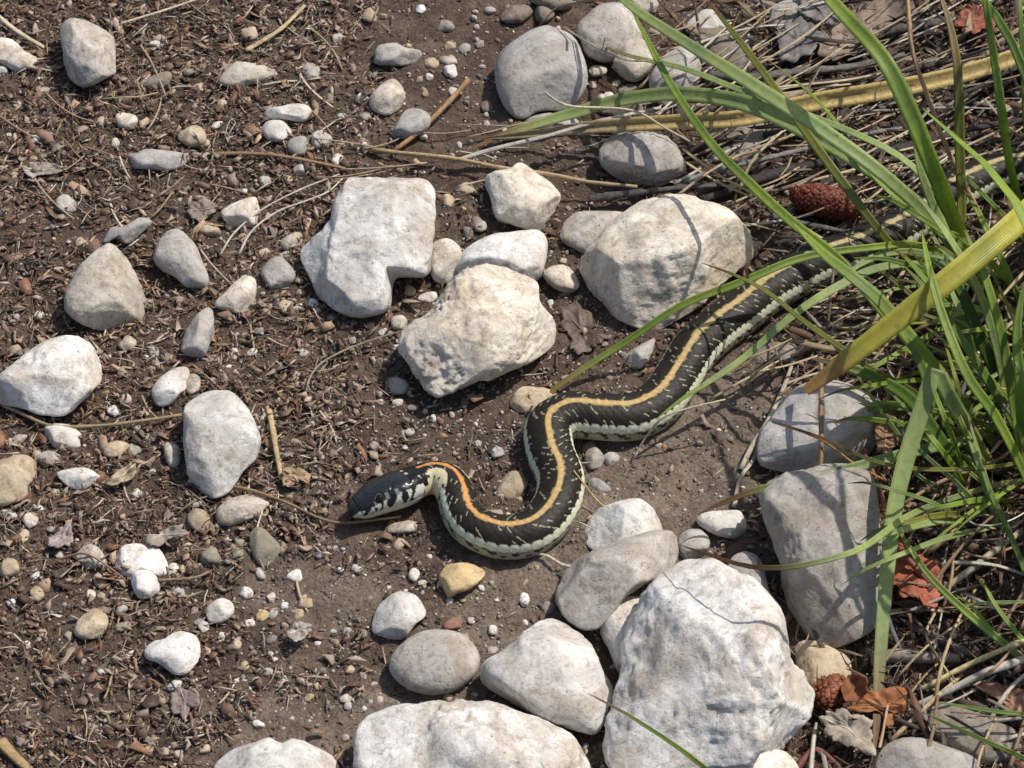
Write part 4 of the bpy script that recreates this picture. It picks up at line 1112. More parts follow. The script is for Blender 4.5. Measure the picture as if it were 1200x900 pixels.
D_('dry_fibre', [(280, 298, 3), (295, 272, 6), (325, 250, 8), (362, 238, 8), (385, 228, 6), (402, 212, 4)], 3.5, (0.48, 0.44, 0.37), 'loose bundle of pale fibres left of the two-lobed boulder', 'fibre', flat=0.6)
D_('root', [(372, 466, 3), (360, 455, 5), (372, 430, 6), (400, 412, 6), (440, 397, 6), (477, 386, 5)], 3, (0.25, 0.20, 0.14), 'thin curled root beside the foot of the pitted boulder', 'root')
D_('dry_stalk', [(1215, 610, 6), (1175, 640, 14), (1140, 668, 16), (1102, 694, 14)], 9, (0.36, 0.31, 0.20), 'thick pale stalk ending at the red-brown leaf', 'stalk', w2=8)
D_('dry_stalk', [(1215, 744, 14), (1180, 760, 16), (1135, 780, 14), (1078, 808, 8)], 8, (0.50, 0.42, 0.20), 'jointed yellow stalk pointing at the curled brown leaf', 'stalk', w2=6)
D_('twig', [(1215, 765, 12), (1180, 780, 16), (1150, 792, 16), (1110, 810, 13), (1073, 826, 8)], 10, (0.42, 0.38, 0.32), 'weathered grey twig with a broken white end', 'twig', w2=8)
D_('twig', [(1037, 716, 14), (1045, 740, 10), (1057, 767, 5)], 5, (0.62, 0.58, 0.52), 'short bleached white twig under the drooping blade', 'twig', w2=4)
D_('stick', [(1020, 774, 5), (1050, 770, 7), (1085, 772, 7), (1122, 773, 5)], 17, (0.25, 0.21, 0.165), 'stout grey-brown stick lying above the curled brown leaf', 'stick', w2=13, mat='wood', ns=10)
D_('dry_fibre', [(1150, 588, 12), (1131, 598, 16), (1136, 615, 18), (1160, 619, 20), (1186, 611, 20), (1212, 592, 16)], 2.2, (0.70, 0.66, 0.58), 'white curled fibre looping beneath the tussock', 'fibre')
D_('dry_fibre', [(1095, 720, 10), (1085, 745, 12), (1097, 770, 12), (1110, 790, 10), (1118, 806, 8)], 3.5, (0.46, 0.37, 0.2), 'thin yellow bent straw over the stout stick', 'fibre')
D_('dry_stalk', [(1160, 270, 4), (1130, 215, 24), (1105, 165, 44), (1085, 105, 64), (1070, 60, 78), (1064, 0, 92), (1064, -40, 96)], 7, (0.36, 0.23, 0.12), 'upright brown flower stalk rising out of the tussock', 'stalk', w2=5)
D_('dry_fibre', [(800, 175, 14), (842, 205, 14), (880, 226, 18), (935, 260, 20), (985, 292, 18)], 5, (0.40, 0.30, 0.15), 'tan dry blade bent over the end of the smooth cream boulder', 'fibre', flat=0.3)
D_('dry_fibre', [(800, 188, 12), (842, 214, 12), (900, 240, 16), (960, 275, 16), (1010, 300, 14)], 4, (0.42, 0.32, 0.17), 'second tan dry blade under the first one by the cream boulder', 'fibre', flat=0.3)
D_('dry_fibre', [(866, 222, 8), (880, 190, 20), (900, 168, 26), (917, 155, 24)], 5, (0.48, 0.40, 0.25), 'short pale split straw standing behind the cream boulder', 'fibre', flat=0.3)
D_('twig', [(940, 610, 4), (960, 560, 30), (962, 480, 46), (962, 420, 50)], 5, (0.28, 0.18, 0.09), 'thin brown twig leaning on the blue-grey boulder', 'twig', w2=6)
D_('dry_stalk', [(1040, 570, 8), (1000, 545, 34), (960, 515, 44), (905, 492, 40)], 4, (0.30, 0.16, 0.07), 'thin rusty stalk crossing the blue-grey boulder', 'stalk', w2=2)
D_('twig', [(1105, 700, 10), (1050, 640, 22), (1030, 575, 20), (1012, 530, 12)], 8, (0.20, 0.075, 0.045), 'dark red twig between the grey boulders and the tussock', 'twig', w2=5)
D_('dry_stalk', [(1022, 905, 8), (1032, 870, 12), (1040, 828, 14)], 4, (0.45, 0.28, 0.18), 'short pinkish dry stem beside the drooping blade tip', 'stalk', w2=3)
D_('twig', [(930, 905, 4), (955, 880, 5), (985, 900, 3), (1005, 915, 3)], 9, (0.16, 0.055, 0.045), 'dark maroon twig below the grey curled leaf', 'twig', w2=6)
D_('twig', [(950, 905, 6), (953, 870, 8), (957, 845, 6)], 6, (0.45, 0.42, 0.36), 'short grey stem left of the grey curled leaf', 'twig')
D_('dry_fibre', [(868, 550, 4), (882, 520, 8), (900, 490, 9), (918, 455, 6), (930, 420, 6)], 7, (0.40, 0.35, 0.26), 'frayed pale straw left of the blue-grey boulder', 'fibre', flat=0.4)
D_('dry_fibre', [(860, 595, 4), (868, 560, 6), (884, 535, 5), (890, 505, 5)], 6, (0.36, 0.31, 0.23), 'split dry straw hanging off the blue-grey boulder side', 'fibre', flat=0.4)
D_('dry_fibre', [(690, 668, 6), (660, 664, 7), (640, 655, 5), (615, 650, 3)], 5, (0.45, 0.40, 0.32), 'tuft of pale dry fibres between the snake and the grey slab', 'fibre', flat=0.5)
D_('dry_straw', [(665, 698, 16), (690, 704, 14), (712, 712, 14)], 6, (0.38, 0.25, 0.12), 'short brown straw lying on the grey slab', 'straw', flat=0.5)
D_('dry_fibre', [(742, 540, 3), (755, 515, 12), (775, 490, 26), (800, 478, 30), (850, 468, 26)], 3, (0.46, 0.40, 0.29), 'fine pale straw arched over the snake flank', 'fibre')
D_('dry_fibre', [(725, 610, 12), (700, 590, 8), (685, 570, 16), (672, 552, 24)], 3, (0.46, 0.33, 0.17), 'fine tan straw touching the snake flank above the creamy block', 'fibre')
D_('twig', [(700, 0, 60), (655, 8, 20), (640, 20, 12), (632, 28, 8)], 4, (0.26, 0.18, 0.11), 'thin brown twig over the dull flat stone', 'twig')
D_('dry_fibre', [(640, 110, 44), (655, 122, 46), (675, 128, 42), (740, 132, 34), (780, 150, 28), (815, 172, 20)], 3.5, (0.47, 0.40, 0.29), 'fine curled straw across the large round blue-grey stone', 'fibre')
D_('dry_stalk', [(655, 28, 20), (700, 55, 42), (745, 72, 44), (800, 62, 30)], 2.5, (0.36, 0.28, 0.18), 'hair-thin stem over the pale rounded stone', 'stalk')
D_('dry_fibre', [(0, 870, 3), (15, 885, 4), (35, 905, 3)], 14, (0.36, 0.25, 0.12), 'frayed golden straw tuft lying in the brown litter', 'fibre', flat=0.3)
D_('dry_straw', [(68, 655, 3), (100, 648, 8), (135, 668, 6), (150, 680, 3)], 3, (0.24, 0.16, 0.10), 'fine brown twig crossing the half-buried hollowed pebble', 'twig')
D_('twig', [(185, 680, 4), (225, 675, 6), (245, 666, 5)], 4, (0.24, 0.18, 0.12), 'short brown twig right of the smooth white pebble', 'twig')
# the dry saw-edged strap leaf
lf_base = at(1000, 112, 0)
lf = bpy.data.objects.new('dry_strap_leaf', None)
COL.objects.link(lf)
lf.location = lf_base
lf['label'] = 'long dry yellow strap leaf with toothed edge lying behind the grass'
lf['category'] = 'leaf'
LP = P3([(1290, 22, 20), (1200, 62, 26), (1120, 88, 28), (1040, 105, 28), (950, 120, 26), (870, 138, 24), (800, 142, 24), (700, 148, 22), (640, 155, 14), (560, 163, 6)])
V, F, c, acr = blade_mesh(LP, 24 * MM, (0.50, 0.37, 0.15), (0.34, 0.26, 0.15), 0.3, 0.5, 0.3, 44, 1.0)
c[np.abs(acr) < 0.3] *= 0.6
strap = put('strap', mesh_np('strap', V - lf_base, F, 'dry', c, attrs={'across': acr}), parent=lf)
cs, _ = spline(LP, 60)
for i in range(4, 46, 3):
    tdir = unit(cs[i + 1] - cs[i])
    sdv = unit(np.cross(tdir, (0, -0.55, 0.83)))
    e0 = cs[i] + sdv * 0.0052
    if e0[1] > cs[i][1]:
        e0 = cs[i] - sdv * 0.0052
        sdv = -sdv
    tv = np.array([e0 - tdir * 0.0014, e0 + tdir * 0.0014, e0 + sdv * 0.0026 + tdir * 0.0005, e0 + (0, 0, 0.0007)])
    put('tooth', mesh_np('tooth', tv - lf_base, np.array([[0, 1, 3], [1, 2, 3], [2, 0, 3], [0, 2, 1]]), 'dry', np.tile((0.50, 0.36, 0.16), (4, 1)), smooth=False), parent=strap)
# charred and weathered wood strips behind the snake
WOODS = [
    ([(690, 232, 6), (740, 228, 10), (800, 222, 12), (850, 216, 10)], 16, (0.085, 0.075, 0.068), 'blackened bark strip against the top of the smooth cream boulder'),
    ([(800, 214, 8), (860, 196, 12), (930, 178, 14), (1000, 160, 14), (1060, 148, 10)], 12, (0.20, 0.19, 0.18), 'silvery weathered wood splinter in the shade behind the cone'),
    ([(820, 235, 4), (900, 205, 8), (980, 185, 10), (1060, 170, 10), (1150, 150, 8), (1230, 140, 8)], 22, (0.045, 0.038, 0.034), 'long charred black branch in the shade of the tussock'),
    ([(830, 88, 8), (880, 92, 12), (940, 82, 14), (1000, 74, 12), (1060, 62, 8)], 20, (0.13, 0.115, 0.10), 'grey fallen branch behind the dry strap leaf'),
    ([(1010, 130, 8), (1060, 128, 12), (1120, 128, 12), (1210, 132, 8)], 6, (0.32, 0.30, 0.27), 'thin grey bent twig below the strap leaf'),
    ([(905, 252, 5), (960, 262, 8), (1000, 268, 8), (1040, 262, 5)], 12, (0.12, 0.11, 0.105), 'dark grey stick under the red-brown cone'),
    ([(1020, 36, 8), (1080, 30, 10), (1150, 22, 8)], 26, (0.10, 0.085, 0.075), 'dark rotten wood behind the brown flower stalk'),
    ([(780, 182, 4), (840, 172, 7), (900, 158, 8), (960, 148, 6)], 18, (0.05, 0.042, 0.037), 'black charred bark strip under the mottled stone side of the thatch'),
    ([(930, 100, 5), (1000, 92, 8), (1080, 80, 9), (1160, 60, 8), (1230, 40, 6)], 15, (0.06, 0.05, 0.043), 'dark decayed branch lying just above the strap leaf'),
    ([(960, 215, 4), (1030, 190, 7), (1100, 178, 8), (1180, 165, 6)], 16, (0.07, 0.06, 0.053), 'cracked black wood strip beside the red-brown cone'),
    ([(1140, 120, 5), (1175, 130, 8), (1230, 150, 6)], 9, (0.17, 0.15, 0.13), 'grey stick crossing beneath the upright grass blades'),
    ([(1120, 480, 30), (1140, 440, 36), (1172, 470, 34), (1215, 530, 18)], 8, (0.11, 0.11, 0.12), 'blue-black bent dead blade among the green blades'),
]
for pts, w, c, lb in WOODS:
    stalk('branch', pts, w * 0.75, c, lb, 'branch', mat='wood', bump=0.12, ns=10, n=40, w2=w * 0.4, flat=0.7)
#DRY-END

# slabs of bark
stone('bark_slab', O3(800, 0, (80, 560), (140, 470), (220, 410), (300, 405), (330, 460), (280, 540), (180, 585), (110, 590)), 'dull', 'brown-grey bark slab leaning behind the mottled stone', depth=0.35, bury=0.15, facets=3, cat='bark')
stone('bark_slab', O3(800, 0, (20, 130), (70, 60), (150, 90), (230, 160), (270, 260), (200, 270), (90, 240), (40, 200)), 'dull', 'brown bark slab behind the white stone by the grass tip', depth=0.3, bury=0.2, facets=3, cat='bark')

# ------------------------------------------------------------------ dead leaves
def leaf(outline, z, col, label, curl=0.3, rib=None, seed=1, tiltz=0.0):
    """a dead leaf: closed outline in pixels, curled and given thickness, with its midrib"""
    O = closed_spline(outline, 72)
    c0 = O.mean(0)
    jr = np.random.default_rng(seed + 100)
    O = c0 + (O - c0) * (1 + 0.10 * np.interp(np.arange(len(O)), np.arange(0, len(O) + 3, 3), jr.normal(size=len(np.arange(0, len(O) + 3, 3)))) + 0.025 * jr.normal(size=len(O)))[:, None]
    rg_ = np.random.default_rng(seed)
    base = at(c0[0], c0[1], 0)
    base[2] = ground_z(base)
    rings = [1.0, 0.8, 0.6, 0.4, 0.2]
    pts = []
    for k in rings:
        pts.append(c0 + (O - c0) * k)
    pts.append(c0[None])
    Q = np.vstack(pts)
    span = np.abs(O - c0).max()
    Vg = np.array([at(p[0], p[1], z / 1000) for p in Q])
    U = (Q - c0) / span
    ang = rg_.uniform(0, 3.14)
    e = U @ np.array([math.cos(ang), math.sin(ang)])
    f = U @ np.array([-math.sin(ang), math.cos(ang)])
    hz = span * MM * (1.25 * curl * (e ** 2) + 0.05 * np.abs(f) - 0.05 * np.abs(np.sin(e * 9 + np.abs(f) * 5)) + 0.16 * fbm(np.stack([U[:, 0] * 2, U[:, 1] * 2, U[:, 0] * 0 + seed], 1), seed, 3) + tiltz * U[:, 1])
    # lift along the view so that the outline stays where it lies
    Vg = np.array([at(p[0], p[1], z / 1000 + h) for p, h in zip(Q, hz)])
    n = len(O)
    F = []
    for k in range(len(rings) - 1):
        for i in range(n):
            j = (i + 1) % n
            F.append((k * n + i, k * n + j, (k + 1) * n + j, (k + 1) * n + i))
    k = len(rings) - 1
    tri = [(k * n + i, k * n + (i + 1) % n, len(Q) - 1, len(Q) - 1) for i in range(n)]
    F = np.array(F)
    T3 = np.array([(a, b_, c_) for a, b_, c_, _ in tri])
    allF = np.vstack([np.stack([F[:, 0], F[:, 1], F[:, 2]], 1), np.stack([F[:, 0], F[:, 2], F[:, 3]], 1), T3])
    cc = np.tile(np.array(col), (len(Q), 1)) * (1 + 0.3 * fbm(np.stack([U[:, 0] * 3, U[:, 1] * 3, U[:, 0] * 0 + seed], 1), seed + 3, 3))[:, None]
    me = mesh_np('leaf_blade', Vg - base, allF, 'leaf', np.clip(cc, 0, 1))
    root = bpy.data.objects.new('dead_leaf', None)
    COL.objects.link(root)
    root.location = base
    root['label'] = label
    root['category'] = 'leaf'
    ob = put('leaf_blade', me, parent=root)
    md = ob.modifiers.new('thickness', 'SOLIDIFY')
    md.thickness = 0.0005
    md.offset = 0
    # midrib along the longest axis
    dd = O - c0
    i0 = int(np.argmax(np.hypot(dd[:, 0], dd[:, 1])))
    i1 = int(np.argmin(dd @ dd[i0]))
    path = [Vg[k * n + i0] for k in range(5)] + [Vg[-1]] + [Vg[k * n + i1] for k in range(4, 0, -1)]
    V, F2 = tube_mesh(np.array(path) + (0, 0, 0.0002), 0.0003, 0.0006, 6, 24)
    put('midrib', mesh_np('midrib', V - base, F2, 'leaf', np.tile(np.clip(np.array(col) * 1.6, 0, 1), (len(V), 1))), parent=ob)
    return root


leaf(O3(800, 0, (345, 110), (370, 75), (430, 65), (480, 85), (497, 130), (470, 175), (420, 200), (370, 215), (340, 200), (330, 150)), 12, (0.20, 0.18, 0.17), 'curled grey oak leaf lying on the grey stone', 0.35, seed=3)
leaf(O3(800, 0, (420, -30), (480, -10), (540, 10), (555, 60), (530, 85), (490, 75), (440, 55), (410, 30)), 14, (0.20, 0.18, 0.17), 'small grey folded leaf above the curled oak leaf', 0.3, seed=4)
leaf(O3(800, 0, (480, 170), (520, 90), (600, 30), (700, 0), (790, -20), (800, 40), (740, 80), (690, 130), (640, 185), (560, 215), (500, 225)), 8, (0.27, 0.205, 0.155), 'broad brown dead leaf beneath the green blades', 0.25, seed=5)
leaf(O3(800, 600, (712, 190), (730, 110), (765, 80), (805, 122), (845, 155), (900, 180), (930, 235), (895, 315), (860, 332), (820, 300), (765, 295), (750, 260), (725, 250)), 16, (0.36, 0.105, 0.055), 'bright red-brown dead leaf beside the grey wedge boulder', 0.35, seed=6)
leaf(O3(800, 600, (580, 690), (620, 650), (690, 625), (780, 615), (795, 660), (780, 700), (745, 710), (748, 745), (715, 750), (690, 700), (640, 705)), 12, (0.34, 0.13, 0.045), 'curled orange-brown leaf next to the small cone', 0.5, seed=7)
leaf(O3(800, 600, (502, 730), (520, 705), (560, 695), (620, 710), (655, 745), (665, 800), (660, 840), (600, 835), (530, 810), (510, 775)), 12, (0.36, 0.31, 0.24), 'pale grey-brown cupped leaf with a raised midrib', 0.4, seed=8)
leaf(O3(800, 600, (560, 620), (575, 580), (620, 570), (650, 600), (640, 650), (600, 665), (570, 655)), 14, (0.20, 0.075, 0.03), 'dark rolled brown leaf behind the small cone', 0.8, seed=9)
leaf(O3(800, 600, (1040, 610), (1100, 600), (1170, 620), (1230, 660), (1230, 740), (1190, 745), (1150, 690), (1090, 650)), 10, (0.37, 0.20, 0.13), 'orange-brown leaf under the weathered grey twig', 0.3, seed=10)
leaf(O3(400, 300, (780, 180), (830, 160), (870, 205), (890, 255), (935, 280), (905, 310), (850, 342), (810, 330), (800, 290), (770, 240)), 2, (0.155, 0.115, 0.095), 'flat wet brown leaf between pitted boulder and cream boulder', 0.05, seed=11)
leaf(O3(0, 600, (168, 100), (205, 68), (238, 40), (258, 75), (252, 112), (200, 124)), 4, (0.33, 0.27, 0.245), 'pinkish grey leaf fragment left of the half-buried pebble', 0.2, seed=12)
leaf(O3(0, 600, (505, 82), (550, 80), (600, 55), (640, 45), (660, 75), (610, 90), (560, 118), (530, 115)), 4, (0.36, 0.31, 0.25), 'pale leaf scrap above the crumbly white stone', 0.2, seed=13)
leaf(O3(0, 600, (595, 650), (620, 625), (650, 622), (700, 650), (698, 680), (675, 690), (650, 728), (615, 705)), 4, (0.26, 0.20, 0.185), 'lobed mauve-brown leaf below the nodular stone', 0.15, seed=14)
leaf(O3(0, 600, (1010, 420), (1040, 390), (1065, 385), (1100, 405), (1060, 450), (1025, 450)), 5, (0.38, 0.33, 0.28), 'pale torn leaf lying on the gravel patch', 0.25, seed=15)
leaf(O3(0, 0, (655, 740), (700, 700), (760, 715), (755, 745), (720, 770), (680, 770)), 4, (0.25, 0.20, 0.165), 'grey-brown leaf scrap left of the squarish cream stone', 0.2, seed=16)
leaf(O3(0, 0, (82, 600), (120, 570), (208, 583), (205, 607), (150, 615), (110, 622)), 4, (0.36, 0.31, 0.255), 'flat pale bark flake in the upper litter', 0.1, seed=17)
leaf(O3(0, 300, (990, 760), (1030, 735), (1090, 770), (1085, 800), (1050, 790), (1010, 812)), 5, (0.37, 0.25, 0.15), 'tan crumpled leaf beside the short upright straw', 0.3, seed=18)
leaf(O3(0, 300, (370, 800), (410, 760), (470, 728), (478, 770), (430, 800)), 6, (0.40, 0.33, 0.22), 'yellowish split leaf below the oval tan pebble', 0.3, seed=19)
leaf(O3(800, 300, (680, 560), (720, 500), (750, 560), (760, 640), (720, 690), (680, 670)), 22, (0.30, 0.17, 0.09), 'brown papery leaf tucked behind the blue-grey boulder', 0.3, seed=20)
leaf(FP((1148, 66), (1180, 48), (1215, 55), (1215, 80), (1170, 82)), 10, (0.22, 0.15, 0.115), 'brown leaf half under the dry strap leaf', 0.2, seed=21)
leaf(FP((1120, 18), (1140, 5), (1160, 14), (1165, 32), (1140, 38), (1122, 32)), 14, (0.26, 0.075, 0.045), 'dark red crumpled leaf behind the upright blades', 0.5, seed=22)

# ------------------------------------------------------------------ cones
def cone(p0, p1, r, z, label, col, n=300):
    a_, b_ = at(p0[0], p0[1], z / 1000), at(p1[0], p1[1], z / 1000)
    ax = unit(b_ - a_)
    Lc = np.linalg.norm(b_ - a_)
    s1 = unit(np.cross(ax, (0, 0, 1.0)))
    s2 = np.cross(s1, ax)
    base = (a_ + b_) / 2
    base[2] = ground_z(base)
    root = bpy.data.objects.new('seed_cone', None)
    COL.objects.link(root)
    root.location = base
    root['label'] = label
    root['category'] = 'cone'
    D, Fc = ico(3)
    Vc = (D[:, :1] * ax * Lc / 2 + D[:, 1:2] * s1 * r * 0.86 + D[:, 2:3] * s2 * r * 0.86) + (a_ + b_) / 2
    put('core', mesh_np('core', Vc - base, Fc, 'cone', np.tile(np.array(col) * 0.5, (len(Vc), 1))), parent=root)
    VV, FF, CC = [], [], []
    rg_ = np.random.default_rng(int(p0[0]))
    for i in range(n):
        t_ = (i + 0.5) / n
        c_ = 1 - 2 * t_
        rho = math.sqrt(max(0, 1 - c_ * c_))
        th = i * 2.39996
        rad = math.cos(th) * s1 + math.sin(th) * s2
        ctr = (a_ + b_) / 2 + ax * c_ * Lc / 2 + rad * rho * r * 0.88
        nr = unit(rad * rho + ax * c_ * 0.5)
        tg = unit(np.cross(ax, nr) + 1e-9)
        up = np.cross(nr, tg)
        w_ = 0.0016 * rg_.uniform(0.6, 1.35)
        ctr = ctr + rg_.normal(size=3) * 0.0004
        nr = unit(nr + rg_.normal(size=3) * 0.25)
        quad = np.array([ctr - tg * w_, ctr + up * w_ * 1.1, ctr + tg * w_, ctr - up * w_ * 1.1, ctr + nr * 0.0013 * rg_.uniform(0.5, 1.5) + up * 0.0008])
        k = len(VV) * 5
        VV.append(quad)
        FF += [(k, k + 1, k + 4), (k + 1, k + 2, k + 4), (k + 2, k + 3, k + 4), (k + 3, k, k + 4)]
        CC.append(np.tile(np.array(col) * rg_.uniform(0.7, 1.3), (5, 1)))
    put('scales', mesh_np('scales', np.vstack(VV) - base, np.array(FF), 'cone', np.vstack(CC), smooth=False), parent=root, kind='stuff')


cone((926, 228), (1012, 246), 0.0105, 11, 'long red-brown scaly cone lying in shade behind the cream boulder', (0.16, 0.036, 0.018), 420)
cone((963, 828), (984, 795), 0.0095, 9, 'small orange-brown cone wedged beside the largest boulder', (0.22, 0.07, 0.027), 150)

# ------------------------------------------------------------------ loose straws one can tell apart
rg = random.Random(5)
def rnd_straw(region, n, label, group, cols, l0, l1, a0, a1, w0, w1, zmax=6, name='dry_straw', cat='straw'):
    for i in range(n):
        px, py = rg.uniform(region[0], region[2]), rg.uniform(region[1], region[3])
        ln, an = rg.uniform(l0, l1), rg.uniform(a0, a1)
        if min(math.hypot(px - q[0], py - q[1]) for q in SN) < 36:
            continue
        dx, dy = math.cos(an) * ln / 2, -math.sin(an) * ln / 2
        bw = rg.uniform(-0.14, 0.14) * ln
        zz = rg.uniform(1.5, zmax)
        wd, cc_ = rg.uniform(w0, w1), rg.choice(cols)
        lw = 'short' if ln < l0 + (l1 - l0) * 0.33 else 'long' if ln > l0 + (l1 - l0) * 0.67 else 'middling'
        tw = 'pale' if cc_[2] > 0.28 else 'golden' if cc_[0] > 0.41 else 'tan' if cc_[0] > 0.31 else 'dark brown'
        ww = 'thin' if wd < (w0 + w1) / 2 else 'thick'
        lb = '%s %s %s straw %s' % (lw, ww, tw, label % landmark(px, py) if '%s' in label else label)
        stalk(name, [(px - dx, py - dy, zz * rg.uniform(0.3, 1)), (px - dx * .35 + dy * bw / ln, py - dy * .35 - dx * bw / ln, zz), (px + dx * .35 + dy * bw / ln, py + dy * .35 - dx * bw / ln, zz), (px + dx, py + dy, zz * rg.uniform(0.3, 1))],
              wd, cc_, lb, cat, group, flat=rg.choice((0.3, 0.5, 1.0)), n=10)


rnd_straw((5, 5, 390, 330), 46, 'lying on litter near %s', 'straws in the upper litter', [(0.42, 0.34, 0.23), (0.50, 0.44, 0.34), (0.28, 0.19, 0.11), (0.34, 0.26, 0.17)], 25, 70, -1.2, 1.2, 2, 4)
rnd_straw((5, 360, 390, 880), 46, 'lying on brown litter near %s', 'straws in the lower litter', [(0.42, 0.34, 0.23), (0.50, 0.44, 0.34), (0.28, 0.19, 0.11), (0.34, 0.26, 0.17)], 18, 50, -1.5, 1.5, 1.8, 3.6, 4)
rnd_straw((780, 5, 1230, 250), 130, 'slanting through the thatch around the strap leaf', 'straws in the thatch', [(0.46, 0.37, 0.23), (0.36, 0.28, 0.18), (0.44, 0.40, 0.33), (0.22, 0.16, 0.11)], 60, 190, 0.15, 0.75, 2.2, 5, 22)
rnd_straw((870, 270, 1060, 450), 40, 'in the tangle between snake and tussock', 'straws under the tussock edge', [(0.46, 0.36, 0.21), (0.36, 0.26, 0.15), (0.42, 0.37, 0.29)], 40, 130, -0.3, 0.8, 2, 4.5, 18)
rnd_straw((1040, 290, 1230, 900), 85, 'in the dark thatch at the tussock foot', 'straws at the tussock foot', [(0.42, 0.32, 0.18), (0.32, 0.22, 0.12), (0.42, 0.38, 0.3), (0.20, 0.13, 0.08)], 40, 150, -0.2, 1.5, 2.2, 6, 20)
rnd_straw((400, 150, 780, 215), 16, 'lying near the long tan stalk', 'straws by the tan stalk', [(0.45, 0.39, 0.29), (0.33, 0.25, 0.16)], 40, 110, -0.25, 0.45, 1.8, 3.2, 8)

# ------------------------------------------------------------------ gravel, grains and litter that nobody could count
RS = np.random.default_rng(11)
ST = np.array(STONES)


def pix(x, y):
    P = np.stack([x, y, np.zeros_like(x)], 1) - CP
    dep = P @ CF
    return 600 + FPX * (P @ CR) / dep, 450 - FPX * (P @ CU) / dep


def scatter(n, dens, pad=0.0):
    """points on the ground kept by a density given in photograph pixels; none under the snake"""
    x = RS.uniform(-0.36, 0.40, n)
    y = RS.uniform(-0.36, 0.44, n)
    qx, qy = pix(x, y)
    k = RS.uniform(size=n) < dens(qx, qy, x, y)
    x, y = x[k], y[k]
    d = np.min(np.hypot(x[:, None] - SNX[None, :, 0], y[:, None] - SNX[None, :, 1]), 1)
    k = d > 0.0135 + pad
    return x[k], y[k]


def gz(x, y):
    return gh(x, y)


def gblob(qx, qy, cx, cy, rx, ry):
    return np.exp(-(((qx - cx) / rx) ** 2 + ((qy - cy) / ry) ** 2))


def dens_gravel(qx, qy, x, y):
    n = 0.5 + 0.5 * fbm(np.stack([x * 22, y * 22, x * 0], 1), 55, 3)
    b = 0.34 + 0.9 * gblob(qx, qy, 340, 760, 110, 110) + 0.6 * gblob(qx, qy, 540, 80, 90, 80) + 0.55 * gblob(qx, qy, 480, 480, 130, 120) + 0.4 * gblob(qx, qy, 700, 340, 60, 60) + 0.3 * gblob(qx, qy, 600, 720, 150, 60) + 0.3 * gblob(qx, qy, 300, 400, 150, 100)
    b = np.where(qx > 900, 0.06, b)
    return np.clip(b * (0.35 + 1.0 * n), 0, 1)


PALEC = np.array([(0.50, 0.45, 0.385), (0.42, 0.36, 0.29), (0.34, 0.31, 0.275), (0.42, 0.32, 0.205), (0.22, 0.185, 0.155), (0.60, 0.56, 0.50), (0.30, 0.215, 0.145), (0.20, 0.12, 0.085), (0.16, 0.125, 0.10), (0.26, 0.22, 0.185)])


def gravel(name, n, r0, r1, sub, label, dens, sink, palette, power=2.2):
    x, y = scatter(n, dens, r1 * 0.6)
    n = len(x)
    D, Fc = ico(sub)
    nv = len(D)
    r = r0 + (r1 - r0) * RS.uniform(size=n) ** power
    q = RS.normal(size=(n, 4))
    q /= np.linalg.norm(q, axis=1)[:, None]
    w, a, b_, c = q.T
    R = np.stack([np.stack([1 - 2 * (b_ * b_ + c * c), 2 * (a * b_ - c * w), 2 * (a * c + b_ * w)], -1), np.stack([2 * (a * b_ + c * w), 1 - 2 * (a * a + c * c), 2 * (b_ * c - a * w)], -1), np.stack([2 * (a * c - b_ * w), 2 * (b_ * c + a * w), 1 - 2 * (a * a + b_ * b_)], -1)], 1)
    TP = []
    for j in range(16):                           # sixteen broken shapes
        Vt = D * RS.uniform(0.6, 1.2, size=3)
        for f in range(7):
            nr = RS.normal(size=3)
            nr /= np.linalg.norm(nr)
            qq = Vt @ nr
            Vt = Vt - np.maximum(qq - qq.max() * RS.uniform(0.5, 0.85), 0)[:, None] * nr
        Vt = Vt * (1 + 0.10 * fbm(Vt * 1.6 + j * 9.1, 90 + j, 2))[:, None]
        TP.append(Vt)
    L = np.array(TP)[RS.integers(0, 16, n)] * r[:, None, None] * 1.12
    V = np.einsum('nij,nvj->nvi', R, L)
    V[:, :, 2] *= 0.8
    V += np.stack([x, y, gz(x, y) + r * sink], 1)[:, None]
    F = (Fc[None] + (np.arange(n) * nv)[:, None, None]).reshape(-1, 3)
    pc = palette[RS.integers(0, len(palette), n)] * RS.uniform(0.7, 1.12, size=(n, 1))
    col = np.repeat(pc, nv, axis=0)
    put(name, mesh_np(name, V.reshape(-1, 3), F, 'gravel', col, smooth=sub > 1), label=label, cat='gravel', kind='stuff')
    return n


gravel('gravel', 13500, 0.0008, 0.0026, 2, 'small pale gravel scattered through the soil', dens_gravel, 0.25, PALEC)
DARKC = np.array([(0.10, 0.075, 0.06), (0.16, 0.125, 0.10), (0.22, 0.18, 0.145), (0.30, 0.26, 0.215), (0.40, 0.36, 0.31), (0.07, 0.05, 0.04), (0.50, 0.46, 0.41)])
gravel('soil_grains', 90000, 0.0004, 0.0015, 1, 'coarse sand grains and soil crumbs covering the ground',
       lambda qx, qy, x, y: np.clip(0.25 + 0.75 * gblob(qx, qy, 580, 540, 260, 260) + 0.4 * gblob(qx, qy, 340, 780, 150, 120), 0, 1), 0.3, DARKC, 1.6)


